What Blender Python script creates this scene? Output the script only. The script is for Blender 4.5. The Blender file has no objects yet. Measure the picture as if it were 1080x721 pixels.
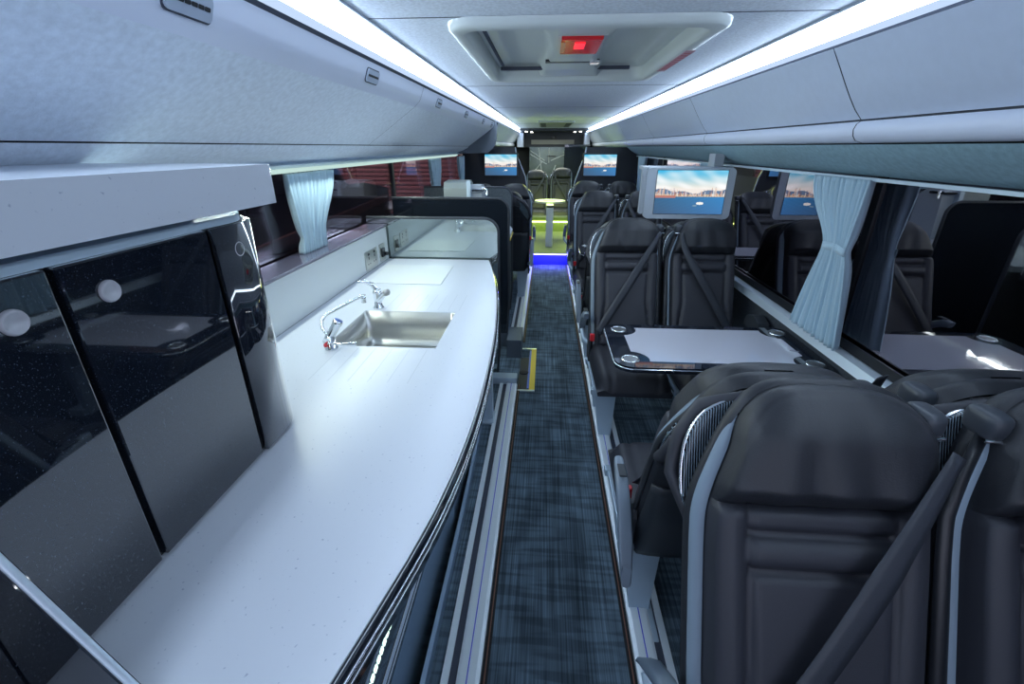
import bpy, math, random
from mathutils import Vector, Matrix
R = math.radians
random.seed(5)
COL = bpy.context.scene.collection
D = bpy.data

# ------------------------------------------------------------------ helpers
class MB:
    """collects vertices and faces; build() links them as ONE mesh object"""
    def __init__(s): s.v = []; s.f = []; s.sm = []
    def add(s, vs, fs, smooth=False):
        o = len(s.v); s.v += [tuple(v) for v in vs]
        for f in fs: s.f.append(tuple(i + o for i in f)); s.sm.append(smooth)
        return s
    def box(s, a, b):
        x0, y0, z0 = a; x1, y1, z1 = b
        return s.add([(x0,y0,z0),(x1,y0,z0),(x1,y1,z0),(x0,y1,z0),(x0,y0,z1),(x1,y0,z1),(x1,y1,z1),(x0,y1,z1)],
                     [(0,3,2,1),(4,5,6,7),(0,1,5,4),(1,2,6,5),(2,3,7,6),(3,0,4,7)])
    def prism(s, poly, fn0, fn1, smooth=False):
        """poly: 2D points (ccw), fn0/fn1 map (a,b)->xyz for the two caps"""
        n = len(poly)
        vs = [fn0(*p) for p in poly] + [fn1(*p) for p in poly]
        s.add(vs, [tuple(range(n-1, -1, -1)), tuple(range(n, 2*n))])
        return s.add(vs, [(i, (i+1) % n, (i+1) % n + n, i+n) for i in range(n)], smooth)
    def slab(s, poly, z0, z1, smooth=False):      # plan outline, extruded in z
        return s.prism(poly, lambda a, b: (a, b, z0), lambda a, b: (a, b, z1), smooth)
    def wall(s, poly, y0, y1, smooth=False):      # x,z outline extruded in y
        return s.prism(poly, lambda a, b: (a, y0, b), lambda a, b: (a, y1, b), smooth)
    def side(s, poly, x0, x1, smooth=False):      # y,z outline extruded in x
        return s.prism(poly, lambda a, b: (x0, a, b), lambda a, b: (x1, a, b), smooth)
    def sheet(s, rows, smooth=True, closed=False):
        n = len(rows[0]); vs = [p for r in rows for p in r]; fs = []
        for i in range(len(rows)-1):
            for j in range(n if closed else n-1):
                k = (j+1) % n
                fs.append((i*n+j, i*n+k, (i+1)*n+k, (i+1)*n+j))
        return s.add(vs, fs, smooth)
    def tube(s, path, r, n=10, rs=None, caps=True):
        P = [Vector(p) for p in path]; rows = []
        up = Vector((0.123, 0.2, 1)).normalized(); prev = None
        for i, p in enumerate(P):
            t = (P[min(i+1, len(P)-1)] - P[max(i-1, 0)]).normalized()
            a = prev - t*prev.dot(t) if prev else up - t*up.dot(t)
            if a.length < 1e-5: a = t.orthogonal()
            a.normalize(); prev = a; b = t.cross(a)
            rr = rs[i] if rs else r
            rows.append([p + (a*math.cos(q*2*math.pi/n) + b*math.sin(q*2*math.pi/n))*rr for q in range(n)])
        s.sheet(rows, True, True)
        if caps:
            s.add(rows[0], [tuple(range(n-1, -1, -1))]); s.add(rows[-1], [tuple(range(n))])
        return s
    def lathe(s, prof, c, ax=(0,0,1), n=24):      # prof (r,h)
        ax = Vector(ax).normalized(); a = ax.orthogonal().normalized(); b = ax.cross(a); c = Vector(c)
        rows = [[c + ax*h + (a*math.cos(q*2*math.pi/n) + b*math.sin(q*2*math.pi/n))*max(r, 1e-4) for q in range(n)] for r, h in prof]
        return s.sheet(rows, True, True)
    def build(s, name, mat, parent=None, bevel=0, seg=2, solid=0):
        me = D.meshes.new(name)
        off = Vector((0,0,0)); p = parent
        while p: off += p.location; p = p.parent
        me.from_pydata([tuple(Vector(v) - off) for v in s.v], [], s.f)
        me.polygons.foreach_set('use_smooth', s.sm)
        me.materials.append(mat); me.update()
        o = D.objects.new(name, me); COL.objects.link(o)
        if parent: o.parent = parent
        if solid:
            m = o.modifiers.new('solid', 'SOLIDIFY'); m.thickness = solid; m.offset = 0
        if bevel:
            m = o.modifiers.new('bevel', 'BEVEL'); m.width = bevel; m.segments = seg; m.limit_method = 'ANGLE'; m.angle_limit = R(40)
            m.harden_normals = False
        return o

def tag(o, label=None, cat=None, group=None, kind=None):
    if label: o['label'] = label
    if cat: o['category'] = cat
    if group: o['group'] = group
    if kind: o['kind'] = kind
    return o
def thing(name, loc, label, cat, group=None):
    o = D.objects.new(name, None); COL.objects.link(o); o.location = loc; o.empty_display_size = .05
    return tag(o, label, cat, group)
def struct(name, mb, mat, **k):
    return tag(mb.build(name, mat, **k), kind='structure')
def copy_tree(o, parent=None):
    c = o.copy(); COL.objects.link(c); c.parent = parent
    for ch in list(o.children): copy_tree(ch, c)
    return c
def rrect(x0, y0, x1, y1, r, n=6):
    out = []
    for cx, cy, a0 in ((x1-r, y0+r, -90), (x1-r, y1-r, 0), (x0+r, y1-r, 90), (x0+r, y0+r, 180)):
        for i in range(n+1):
            a = R(a0 + 90*i/n); out.append((cx + r*math.cos(a), cy + r*math.sin(a)))
    return out
def arc(cx, cy, r, a0, a1, n=8):
    return [(cx + r*math.cos(R(a0+(a1-a0)*i/n)), cy + r*math.sin(R(a0+(a1-a0)*i/n))) for i in range(n+1)]
def lerp(a, b, t): return a + (b-a)*t
def interp(tab, x):
    if x <= tab[0][0]: return tab[0][1]
    for (a, va), (b, vb) in zip(tab, tab[1:]):
        if x <= b:
            t = (x-a)/(b-a); return va + (vb-va)*t
    return tab[-1][1]
def sstep(a, b, x):
    t = min(1, max(0, (x-a)/(b-a))); return t*t*(3-2*t)

# ------------------------------------------------------------------ materials
def nodes(name):
    m = D.materials.new(name); m.use_nodes = True; nt = m.node_tree
    return m, nt, nt.nodes['Principled BSDF']
def mat(name, col, rough=.5, metal=0, noise=None, bump=None, coat=0, spec=.5, emis=None, es=1, sheen=0):
    """noise=(scale, amount) multiplies the colour, bump=(scale, strength, dist)"""
    m, nt, b = nodes(name)
    b.inputs['Base Color'].default_value = (*col, 1); b.inputs['Roughness'].default_value = rough
    b.inputs['Metallic'].default_value = metal; b.inputs['Coat Weight'].default_value = coat
    b.inputs['Specular IOR Level'].default_value = spec; b.inputs['Coat Roughness'].default_value = .03
    b.inputs['Sheen Weight'].default_value = sheen
    tc = nt.nodes.new('ShaderNodeTexCoord')
    if noise:
        n = nt.nodes.new('ShaderNodeTexNoise'); n.inputs['Scale'].default_value = noise[0]; n.inputs['Detail'].default_value = 4
        nt.links.new(tc.outputs['Object'], n.inputs['Vector'])
        r = nt.nodes.new('ShaderNodeMapRange'); r.inputs['From Min'].default_value = .3; r.inputs['From Max'].default_value = .7
        r.inputs['To Min'].default_value = 1-noise[1]; r.inputs['To Max'].default_value = 1+noise[1]
        nt.links.new(n.outputs['Fac'], r.inputs['Value'])
        x = nt.nodes.new('ShaderNodeVectorMath'); x.operation = 'SCALE'; x.inputs[0].default_value = col
        nt.links.new(r.outputs['Result'], x.inputs['Scale']); nt.links.new(x.outputs[0], b.inputs['Base Color'])
    if bump:
        n = nt.nodes.new('ShaderNodeTexNoise'); n.inputs['Scale'].default_value = bump[0]; n.inputs['Detail'].default_value = 3
        nt.links.new(tc.outputs['Object'], n.inputs['Vector'])
        u = nt.nodes.new('ShaderNodeBump'); u.inputs['Strength'].default_value = bump[1]; u.inputs['Distance'].default_value = bump[2]
        nt.links.new(n.outputs['Fac'], u.inputs['Height']); nt.links.new(u.outputs['Normal'], b.inputs['Normal'])
    if emis:
        b.inputs['Emission Color'].default_value = (*emis, 1); b.inputs['Emission Strength'].default_value = es
    return m
def emit(name, col, s):
    m = D.materials.new(name); m.use_nodes = True; nt = m.node_tree; nt.nodes.clear()
    e = nt.nodes.new('ShaderNodeEmission'); e.inputs[0].default_value = (*col, 1); e.inputs[1].default_value = s
    o = nt.nodes.new('ShaderNodeOutputMaterial'); nt.links.new(e.outputs[0], o.inputs[0]); return m

M = {}
M['felt'] = mat('ceiling_felt', (.78,.84,.93), .95, noise=(90,.12), bump=(220,.5,.003))
M['felt2'] = mat('duct_felt', (.72,.79,.88), .95, noise=(60,.08), bump=(160,.4,.003))
M['panel'] = mat('locker_panel', (.61,.68,.82), .42, noise=(30,.02))
M['lip'] = mat('locker_lip', (.70,.75,.88), .4)
M['teal'] = mat('teal_felt', (.26,.40,.46), .9, noise=(50,.12), bump=(160,.3,.002))
M['seam'] = mat('seam_dark', (.05,.06,.09), .6)
M['greyplastic'] = mat('grey_plastic', (.36,.40,.44), .4)
M['hatch'] = mat('hatch_plastic', (.62,.67,.66), .35)
M['hatch_dark'] = mat('hatch_inner', (.33,.38,.39), .4)
M['vent'] = mat('vent_plastic', (.40,.46,.56), .4)
M['black'] = mat('black_plastic', (.012,.014,.018), .35)
M['rubber'] = mat('black_rubber', (.01,.01,.012), .7)
M['darkwall'] = mat('dark_trim', (.02,.024,.032), .6)
M['lining'] = mat('side_lining', (.05,.06,.075), .8, noise=(80,.2))
M['alu'] = mat('aluminium', (.72,.82,.90), .32, .45)
M['railm'] = mat('pale_rail', (.86,.94,1.0), .35, .15)
M['alu2'] = mat('aluminium_pale', (.55,.66,.74), .4, .3)
M['frame'] = mat('pale_blue_metal', (.50,.62,.72), .35, .25)
M['chrome'] = mat('chrome', (.85,.88,.9), .08, 1)
M['steel'] = mat('brushed_steel', (.55,.55,.52), .28, 1)
M['trimband'] = mat('seat_trim_grey', (.24,.31,.38), .5)
M['shell'] = mat('seat_shell', (.030,.036,.045), .5, bump=(500,.15,.001))
M['armr'] = mat('armrest_grey', (.20,.25,.31), .35)
M['belt'] = mat('belt_webbing', (.030,.035,.046), .5, bump=(600,.3,.001))
M['red'] = mat('red_button', (.7,.03,.04), .3)
M['curtain'] = mat('curtain_cloth', (.44,.60,.70), .75, sheen=.3)
M['white'] = mat('white_board', (.66,.69,.70), .35)
M['splash'] = mat('white_backsplash', (.62,.66,.66), .3, noise=(400,.02))
M['lav'] = mat('ledge_gloss', (.10,.095,.14), .15, coat=.5)
M['screenbez'] = mat('monitor_grey', (.46,.52,.58), .35)
M['yellow'] = mat('yellow_strip', (.85,.62,.05), .5)
M['blue'] = mat('blue_strip', (.02,.10,.55), .4)
M['bluemat'] = mat('blue_riser', (.05,.06,.55), .5)
M['brownline'] = mat('copper_trim', (.22,.10,.07), .5)
M['strip'] = emit('light_cove', (.64,.80,1.0), 5.4)
M['pelmet_led'] = emit('pelmet_led', (.62,.85,.80), .30)
M['led'] = emit('led_dots', (.62,.9,.8), .7)
M['blueled'] = emit('blue_led', (.12,.10,1.0), 9)
M['spot'] = emit('spot_lens', (1,.95,.85), 6)
M['loungeled'] = emit('lounge_led', (.80,1.0,.25), 3)

def leather():
    m, nt, b = nodes('black_leather')
    b.inputs['Base Color'].default_value = (.016,.018,.024,1); b.inputs['Roughness'].default_value = .50
    b.inputs['Specular IOR Level'].default_value = .55
    tc = nt.nodes.new('ShaderNodeTexCoord')
    v = nt.nodes.new('ShaderNodeTexVoronoi'); v.inputs['Scale'].default_value = 330
    n = nt.nodes.new('ShaderNodeTexNoise'); n.inputs['Scale'].default_value = 9; n.inputs['Detail'].default_value = 5
    mp = nt.nodes.new('ShaderNodeMapping'); mp.inputs['Scale'].default_value = (2.2, 1, .55)
    nt.links.new(tc.outputs['Object'], v.inputs['Vector']); nt.links.new(tc.outputs['Object'], mp.inputs[0]); nt.links.new(mp.outputs[0], n.inputs['Vector'])
    b1 = nt.nodes.new('ShaderNodeBump'); b1.inputs['Strength'].default_value = .35; b1.inputs['Distance'].default_value = .0006
    b2 = nt.nodes.new('ShaderNodeBump'); b2.inputs['Strength'].default_value = .5; b2.inputs['Distance'].default_value = .006
    nt.links.new(v.outputs['Distance'], b1.inputs['Height']); nt.links.new(n.outputs['Fac'], b2.inputs['Height'])
    nt.links.new(b2.outputs['Normal'], b1.inputs['Normal']); nt.links.new(b1.outputs['Normal'], b.inputs['Normal'])
    return m
M['leather'] = leather()
M['leather2'] = mat('panel_leather', (.031,.033,.043), .52, bump=(420,.25,.001))

def carpet():
    m, nt, b = nodes('striped_carpet'); L = nt.links
    tc = nt.nodes.new('ShaderNodeTexCoord')
    def nz(sc, scale, det=2):
        mp = nt.nodes.new('ShaderNodeMapping'); mp.inputs['Scale'].default_value = sc
        n = nt.nodes.new('ShaderNodeTexNoise'); n.inputs['Scale'].default_value = scale; n.inputs['Detail'].default_value = det
        L.new(tc.outputs['Object'], mp.inputs[0]); L.new(mp.outputs[0], n.inputs['Vector']); return n
    a = nz((100, 1.2, 1), 1.6, 3); c = nz((2.6, 22, 1), 1.3, 1); e = nz((9, 5, 1), 1.0, 1)
    r1 = nt.nodes.new('ShaderNodeMapRange'); r1.inputs['From Min'].default_value = .35; r1.inputs['From Max'].default_value = .65
    r1.inputs['To Min'].default_value = .55; r1.inputs['To Max'].default_value = 1.35; L.new(a.outputs['Fac'], r1.inputs['Value'])
    r2 = nt.nodes.new('ShaderNodeMapRange'); r2.inputs['From Min'].default_value = .42; r2.inputs['From Max'].default_value = .52
    r2.inputs['To Min'].default_value = .66; r2.inputs['To Max'].default_value = 1.0; L.new(c.outputs['Fac'], r2.inputs['Value'])
    r3 = nt.nodes.new('ShaderNodeMapRange'); r3.inputs['From Min'].default_value = .35; r3.inputs['From Max'].default_value = .6
    r3.inputs['To Min'].default_value = .75; r3.inputs['To Max'].default_value = 1.2; L.new(e.outputs['Fac'], r3.inputs['Value'])
    m1 = nt.nodes.new('ShaderNodeMath'); m1.operation = 'MULTIPLY'; L.new(r1.outputs[0], m1.inputs[0]); L.new(r2.outputs[0], m1.inputs[1])
    m2 = nt.nodes.new('ShaderNodeMath'); m2.operation = 'MULTIPLY'; L.new(m1.outputs[0], m2.inputs[0]); L.new(r3.outputs[0], m2.inputs[1])
    s = nt.nodes.new('ShaderNodeVectorMath'); s.operation = 'SCALE'; s.inputs[0].default_value = (.115,.165,.21)
    L.new(m2.outputs[0], s.inputs['Scale']); L.new(s.outputs[0], b.inputs['Base Color'])
    b.inputs['Roughness'].default_value = .95; b.inputs['Specular IOR Level'].default_value = .2
    return m
M['carpet'] = carpet()

def speckle(name, col, dark, rough, drain=False):
    m, nt, b = nodes(name); L = nt.links
    tc = nt.nodes.new('ShaderNodeTexCoord')
    v = nt.nodes.new('ShaderNodeTexNoise'); v.inputs['Scale'].default_value = 110; v.inputs['Detail'].default_value = 1
    L.new(tc.outputs['Object'], v.inputs['Vector'])
    r = nt.nodes.new('ShaderNodeMapRange'); r.inputs['From Min'].default_value = .70; r.inputs['From Max'].default_value = .80
    L.new(v.outputs['Fac'], r.inputs['Value'])
    x = nt.nodes.new('ShaderNodeMix'); x.data_type = 'RGBA'; x.inputs[6].default_value = (*col,1); x.inputs[7].default_value = (*dark,1)
    L.new(r.outputs[0], x.inputs[0]); L.new(x.outputs[2], b.inputs['Base Color']); b.inputs['Roughness'].default_value = rough
    return m
M['counter'] = speckle('white_worktop', (.60,.63,.685), (.34,.38,.47), .3)

def gloss_black():
    m, nt, b = nodes('black_gloss_lacquer'); L = nt.links
    tc = nt.nodes.new('ShaderNodeTexCoord')
    v = nt.nodes.new('ShaderNodeTexNoise'); v.inputs['Scale'].default_value = 420; v.inputs['Detail'].default_value = 1
    L.new(tc.outputs['Object'], v.inputs['Vector'])
    r = nt.nodes.new('ShaderNodeMapRange'); r.inputs['From Min'].default_value = .66; r.inputs['From Max'].default_value = .8
    L.new(v.outputs['Fac'], r.inputs['Value'])
    x = nt.nodes.new('ShaderNodeMix'); x.data_type = 'RGBA'; x.inputs[6].default_value = (.008,.011,.018,1); x.inputs[7].default_value = (.10,.13,.18,1)
    L.new(r.outputs[0], x.inputs[0]); L.new(x.outputs[2], b.inputs['Base Color'])
    b.inputs['Roughness'].default_value = .035; b.inputs['IOR'].default_value = 1.75
    b.inputs['Coat Weight'].default_value = .6; b.inputs['Coat Roughness'].default_value = .02
    return m
M['gloss'] = gloss_black()
M['blackglass'] = mat('black_glass', (.010,.014,.022), .03, coat=1); M['blackglass'].node_tree.nodes['Principled BSDF'].inputs['IOR'].default_value = 1.8
M['greymirror'] = mat('grey_mirror', (.42,.48,.47), .05, .9, )
M['tableglass'] = mat('table_gloss', (.015,.02,.032), .04, coat=1)
M['inlay'] = mat('white_inlay', (.66,.66,.74), .08, coat=1)

def glass(name='tinted_window', k=3.6, tr=(.42,.38,.42,1)):
    m = D.materials.new(name); m.use_nodes = True; nt = m.node_tree; nt.nodes.clear(); L = nt.links
    f = nt.nodes.new('ShaderNodeFresnel'); f.inputs[0].default_value = 1.75
    mu = nt.nodes.new('ShaderNodeMath'); mu.operation = 'MULTIPLY'; mu.inputs[1].default_value = k; mu.use_clamp = True
    t = nt.nodes.new('ShaderNodeBsdfTransparent'); t.inputs[0].default_value = tr
    g = nt.nodes.new('ShaderNodeBsdfGlossy'); g.inputs[0].default_value = (.85,.80,.88,1); g.inputs['Roughness'].default_value = .01
    x = nt.nodes.new('ShaderNodeMixShader'); o = nt.nodes.new('ShaderNodeOutputMaterial')
    L.new(f.outputs[0], mu.inputs[0]); L.new(mu.outputs[0], x.inputs[0]); L.new(t.outputs[0], x.inputs[1]); L.new(g.outputs[0], x.inputs[2]); L.new(x.outputs[0], o.inputs[0])
    return m
M['glass'] = glass()
M['glass2'] = glass('clear_window', .8, (.75,.72,.75,1))

def ribbed():
    m, nt, b = nodes('ribbed_black'); L = nt.links
    tc = nt.nodes.new('ShaderNodeTexCoord'); w = nt.nodes.new('ShaderNodeTexWave'); w.bands_direction = 'X'; w.inputs['Scale'].default_value = 62
    L.new(tc.outputs['Object'], w.inputs['Vector'])
    c = nt.nodes.new('ShaderNodeValToRGB'); c.color_ramp.elements[0].position = .72; c.color_ramp.elements[0].color = (.008,.01,.014,1)
    c.color_ramp.elements[1].position = .95; c.color_ramp.elements[1].color = (.30,.40,.48,1)
    L.new(w.outputs['Fac'], c.inputs[0]); L.new(c.outputs[0], b.inputs['Base Color']); b.inputs['Roughness'].default_value = .25
    return m
M['ribbed'] = ribbed()
M['groove'] = mat('groove_grey', (.52,.55,.60), .5)

# ------------------------------------------------------------------ the setting
Y0, Y1 = -1.5, 12.4
XL, XR = -1.2, 1.3
YS = 6.66                        # step up to the rear lounge
m = MB(); m.box((XL-.1, Y0, -.06), (XR+.1, YS, 0)); struct('floor', m, M['carpet'])
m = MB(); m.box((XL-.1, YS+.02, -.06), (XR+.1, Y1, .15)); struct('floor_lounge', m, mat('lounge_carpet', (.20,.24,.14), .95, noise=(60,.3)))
m = MB(); m.box((-.6, YS, 0), (.75, YS+.02, .15)); struct('trim_1', m, M['bluemat'])
m = MB(); m.box((-.155, YS-.012, .150), (.325, YS+.012, .158)); tag(m.build('step_light', M['blueled']), 'violet blue light strip along the step up to the green lounge', 'light')
# ceiling with a hole for the roof hatch
HX0, HX1, HY0, HY1 = -.30, .54, 1.78, 3.05
m = MB(); zc = 1.98
for a, b in (((-.62, Y0), (.90, HY0)), ((-.62, HY1), (.90, Y1)), ((-.62, HY0), (HX0, HY1)), ((HX1, HY0), (.90, HY1))):
    m.box((a[0], a[1], zc), (b[0], b[1], zc+.04))
m.box((HX0-.02, HY0-.02, zc+.10), (HX1+.02, HY1+.02, zc+.12))
struct('ceiling', m, M['felt'])
m = MB()
for y in (1.72, 3.5, 5.3, 7.1, 8.9, 10.7): m.box((-.60, y-.002, zc-.0015), (.88, y+.002, zc+.001))
struct('ceiling_seam', m, M['seam'])
# end walls
m = MB(); m.box((XL-.1, Y0-.05, -.06), (XR+.1, Y0, .75)); m.box((XL-.1, Y0-.05, 1.85), (XR+.1, Y0, 2.05)); m.box((XL-.1, Y0-.05, .75), (XL+.05, Y0, 1.85)); m.box((XR-.05, Y0-.05, .75), (XR+.1, Y0, 1.85)); struct('wall_front', m, M['greyplastic'])
m = MB(); m.box((XL+.05, Y0-.03, .75), (XR-.05, Y0-.024, 1.85)); struct('window_13', m, M['glass2'])
m = MB(); m.box((XL-.1, Y1, -.06), (XR+.1, Y1+.05, 2.05)); struct('wall_rear', m, M['darkwall'])
# right side wall: lining, sill, windows
m = MB(); m.box((XR, Y0, 0), (XR+.05, Y1, .80)); m.box((XR, Y0, 1.50), (XR+.05, Y1, 2.0)); struct('wall_right', m, M['lining'])
m = MB(); m.wall([(1.235,.765),(1.25,.80),(1.285,.806),(1.30,.80),(1.30,.765)], Y0, 9.2); struct('trim_2', m, M['alu'])
m = MB(); m.wall([(1.285,.808),(1.30,.808),(1.30,.845),(1.292,.845)], Y0, 9.2); struct('trim_3', m, M['black'])
m = MB(); m.wall([(1.285,.58),(1.30,.58),(1.30,.765),(1.28,.765)], Y0, 9.2); struct('trim_4', m, M['lining'])
wy = [-1.5, .1, 1.98, 3.9, 5.6, 7.4, 9.3]
for i in range(6):
    m = MB(); m.box((XR+.012, wy[i]+.012, .80), (XR+.018, wy[i+1]-.012, 1.50)); struct('window_%d' % (i+1), m, M['glass'])
    m = MB(); m.box((XR+.004, wy[i]-.02, .80), (XR+.03, wy[i]+.02, 1.50)); struct('window_frame', m, M['black'])
m = MB(); m.box((XR, 9.3, .8), (XR+.05, Y1, 1.5)); struct('wall_right_rear', m, M['darkwall'])
# left side wall
m = MB(); m.box((XL-.05, Y0, 0), (XL, Y1, 1.09)); m.box((XL-.05, Y0, 1.53), (XL, Y1, 2.0)); struct('wall_left', m, M['lining'])
wy = [-1.5, .1, 1.75, 3.75, 5.4, 7.2, 9.3]
for i in range(6):
    m = MB(); m.box((XL-.018, wy[i]+.012, 1.09), (XL-.012, wy[i+1]-.012, 1.53)); struct('window_%d' % (i+7), m, M['glass2'])
    m = MB(); m.box((XL-.03, wy[i]-.02, 1.09), (XL-.004, wy[i]+.02, 1.53)); struct('window_frame', m, M['black'])
m = MB(); m.box((XL-.05, 9.3, 1.09), (XL, Y1, 1.53)); struct('wall_left_rear', m, M['darkwall'])

# light coves beside the ceiling
M['strip_edge'] = emit('light_cove_edge', (.58,.74,1.0), .34)
for pr, sd in (([(.872,1.98),(.886,1.977),(.903,1.968),(.920,1.945),(.928,1.925),(.930,1.905)], 'right'), ([(-.588,1.98),(-.602,1.977),(-.622,1.968),(-.641,1.945),(-.652,1.925),(-.656,1.902)], 'left')):
    t = thing('cove_light', (pr[0][0], 5, 1.9), 'long white light cove along the %s edge of the ceiling' % sd, 'light', 'ceiling light coves')
    for nm, a, b, mt in (('edge_band', 0, 1, 'strip_edge'), ('diffuser', 1, 4, 'strip'), ('edge_band', 4, 5, 'strip_edge')):
        m = MB(); m.sheet([[(x, y, z) for x, z in pr[a:b+1]] for y in (Y0, 12.0)]); m.build(nm, M[mt], t)
m = MB(); m.box((.868, Y0, 1.972), (.873, 12, 1.981)); m.box((-.590, Y0, 1.972), (-.585, 12, 1.981)); struct('trim_5', m, M['vent'])
m = MB(); m.wall([(.930,1.905),(.960,1.92),(.96,1.88),(.935,1.888)], Y0, 12); m.wall([(-.656,1.902),(-.69,1.91),(-.69,1.885),(-.666,1.890)], Y0, 12); struct('trim_6', m, M['seam'])

# overhead lockers on the right
seams = [-1.5, .12, 1.80, 3.42, 5.05, 6.68, 8.3, 9.9, 11.9]
door_pr = [(.918,1.893),(.934,1.868),(.955,1.835),(.980,1.795),(1.008,1.752),(1.035,1.715),(1.062,1.686)]
where = ['behind the nearest pair of black seats', 'above the nearest black seats', 'above the white topped table', 'above the drop down screen', 'above the fourth row of seats', 'beside the small ceiling vent', 'past the black screen wall', 'next to the dark rear header']
def locker(y0, y1, label, flip=False):
    fx = (lambda x: .27 - x) if flip else (lambda x: x)
    c = (fx(1.1), (y0+y1)/2, 1.61)
    t = thing('overhead_locker', c, label, 'locker', 'overhead lockers')
    g = .003
    m = MB(); n = len(door_pr)
    m.sheet([[(fx(x), y, z) for x, z in door_pr] for y in (y0+g, y1-g)])
    m.build('door', M['panel'], t)
    lp = [(1.062,1.680),(1.052,1.672),(1.046,1.655),(1.050,1.635),(1.062,1.620),(1.085,1.613),(1.12,1.612)]
    m = MB(); m.sheet([[(fx(x), y, z) for x, z in lp] for y in (y0+g, y1-g)]); m.build('lip', M['lip'], t)
    body = [(.955,1.885),(1.075,1.69),(1.072,1.622),(1.29,1.622),(1.29,1.97),(.95,1.97)]
    m = MB(); m.prism([(fx(a), b) for a, b in body], lambda a, b: (a, y0+.001, b), lambda a, b: (a, y1-.001, b)); m.build('body', M['seam'], t)
for i in range(8): locker(seams[i], seams[i+1], 'grey blue overhead locker on the right ' + where[i])
for i, w in ((4, None),):
    pass
locker(6.62, 8.3, 'grey blue overhead locker on the left past the end of the air duct', True)
locker(8.3, 11.9, 'grey blue overhead locker on the left next to the dark rear header', True)
# valance under the right lockers
m = MB(); m.sheet([[(x, y, z) for x, z in [(1.09,1.608),(1.105,1.590),(1.15,1.555),(1.20,1.525),(1.25,1.500),(1.30,1.494)]] for y in (Y0, 9.3)]); struct('trim_7', m, M['teal'])
m = MB(); m.box((1.235, Y0, 1.480), (1.255, 6.9, 1.492)); o = m.build('curtain_rail', M['alu2']); tag(o, 'thin pale curtain rail above the right windows', 'curtain rail')

# left air duct with vents
dp = [(-.664,1.892),(-.672,1.872),(-.680,1.850),(-.688,1.832),(-.700,1.818),(-.720,1.800)]
ds = [(-.720,1.800),(-.80,1.745),(-.90,1.677),(-1.0,1.611)]
dy = [Y0, 2.72, 6.3]
t = thing('air_duct', (-.85, 2.4, 1.6), 'long felt covered air duct running over the kitchen on the left', 'air duct')
for a, b in zip(dy, dy[1:]):
    m = MB(); m.sheet([[(x, y, z) for x, z in dp] for y in (a+.002, b-.002)]); m.build('upper_panel', M['lip'], t)
    m = MB(); m.sheet([[(x, y, z) for x, z in ds] for y in (a+.002, b-.002)]); m.build('felt_panel', M['felt2'], t)
m = MB(); m.wall([(-.690,1.888),(-.73,1.80),(-1.0,1.618),(-1.19,1.618),(-1.19,1.96),(-.68,1.96)], Y0, 6.296); m.build('duct_body', M['seam'], t)
m = MB(); m.wall([(-.66,1.90),(-.715,1.80),(-1.01,1.60),(-1.19,1.52),(-.76,1.53),(-.66,1.62),(-.635,1.74),(-.645,1.90)][::-1], 6.30, 6.33); m.build('end_panel', mat('duct_end_grey', (.16,.19,.23), .6), t)
m = MB(); m.sheet([[(x, y, z) for x, z in [(-1.0,1.6075),(-1.02,1.588),(-1.08,1.560),(-1.15,1.538),(-1.165,1.532)]] for y in (Y0, 6.3)]); struct('trim_8', m, M['felt2'])
m = MB(); m.wall([(-1.135,1.515),(-1.12,1.528),(-1.17,1.537),(-1.2,1.53),(-1.2,1.50),(-1.165,1.495)], Y0, 6.3); struct('trim_9', m, M['alu2'])
m = MB(); m.wall([(-1.128,1.508),(-1.132,1.513),(-1.16,1.497),(-1.16,1.492)], .9, 6.2); tag(m.build('pelmet_light', M['pelmet_led']), 'thin greenish white light line above the left windows', 'light')
vl = ['nearest the top left corner of the photo', 'second from the front', 'third from the front', 'fourth from the front', 'fifth from the front', 'last before the duct ends']
vmain = None
for i, y in enumerate((.99, 1.97, 3.15, 4.2, 5.3, 6.1)):
    t = thing('air_vent', (-.684, y, 1.852), 'slotted grey air vent on the left duct, ' + vl[i], 'vent', 'air vents along the left duct')
    e1 = Vector((-.016,0,-.042)).normalized(); nrm = Vector((.94,0,-.34)); c = Vector((-.681, y, 1.850)) + nrm*.002
    def q(a, b, h): return tuple(c + Vector((0,1,0))*a + e1*b + nrm*h)
    m = MB(); m.prism(rrect(-.062,-.022,.062,.022,.011), lambda a,b: q(a,b,0), lambda a,b: q(a,b,.005)); m.build('plate', M['vent'], t, bevel=.001)
    m = MB(); m.prism(rrect(-.066,-.026,.066,.026,.013), lambda a,b: q(a,b,-.001), lambda a,b: q(a,b,.001)); m.build('rim', M['seam'], t)
    m = MB()
    for k in range(6): m.prism(rrect(-.052+k*.018,-.005,-.037+k*.018,.003,.002,2), lambda a,b: q(a,b,.004), lambda a,b: q(a,b,.0065))
    m.build('slots', M['black'], t)

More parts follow.
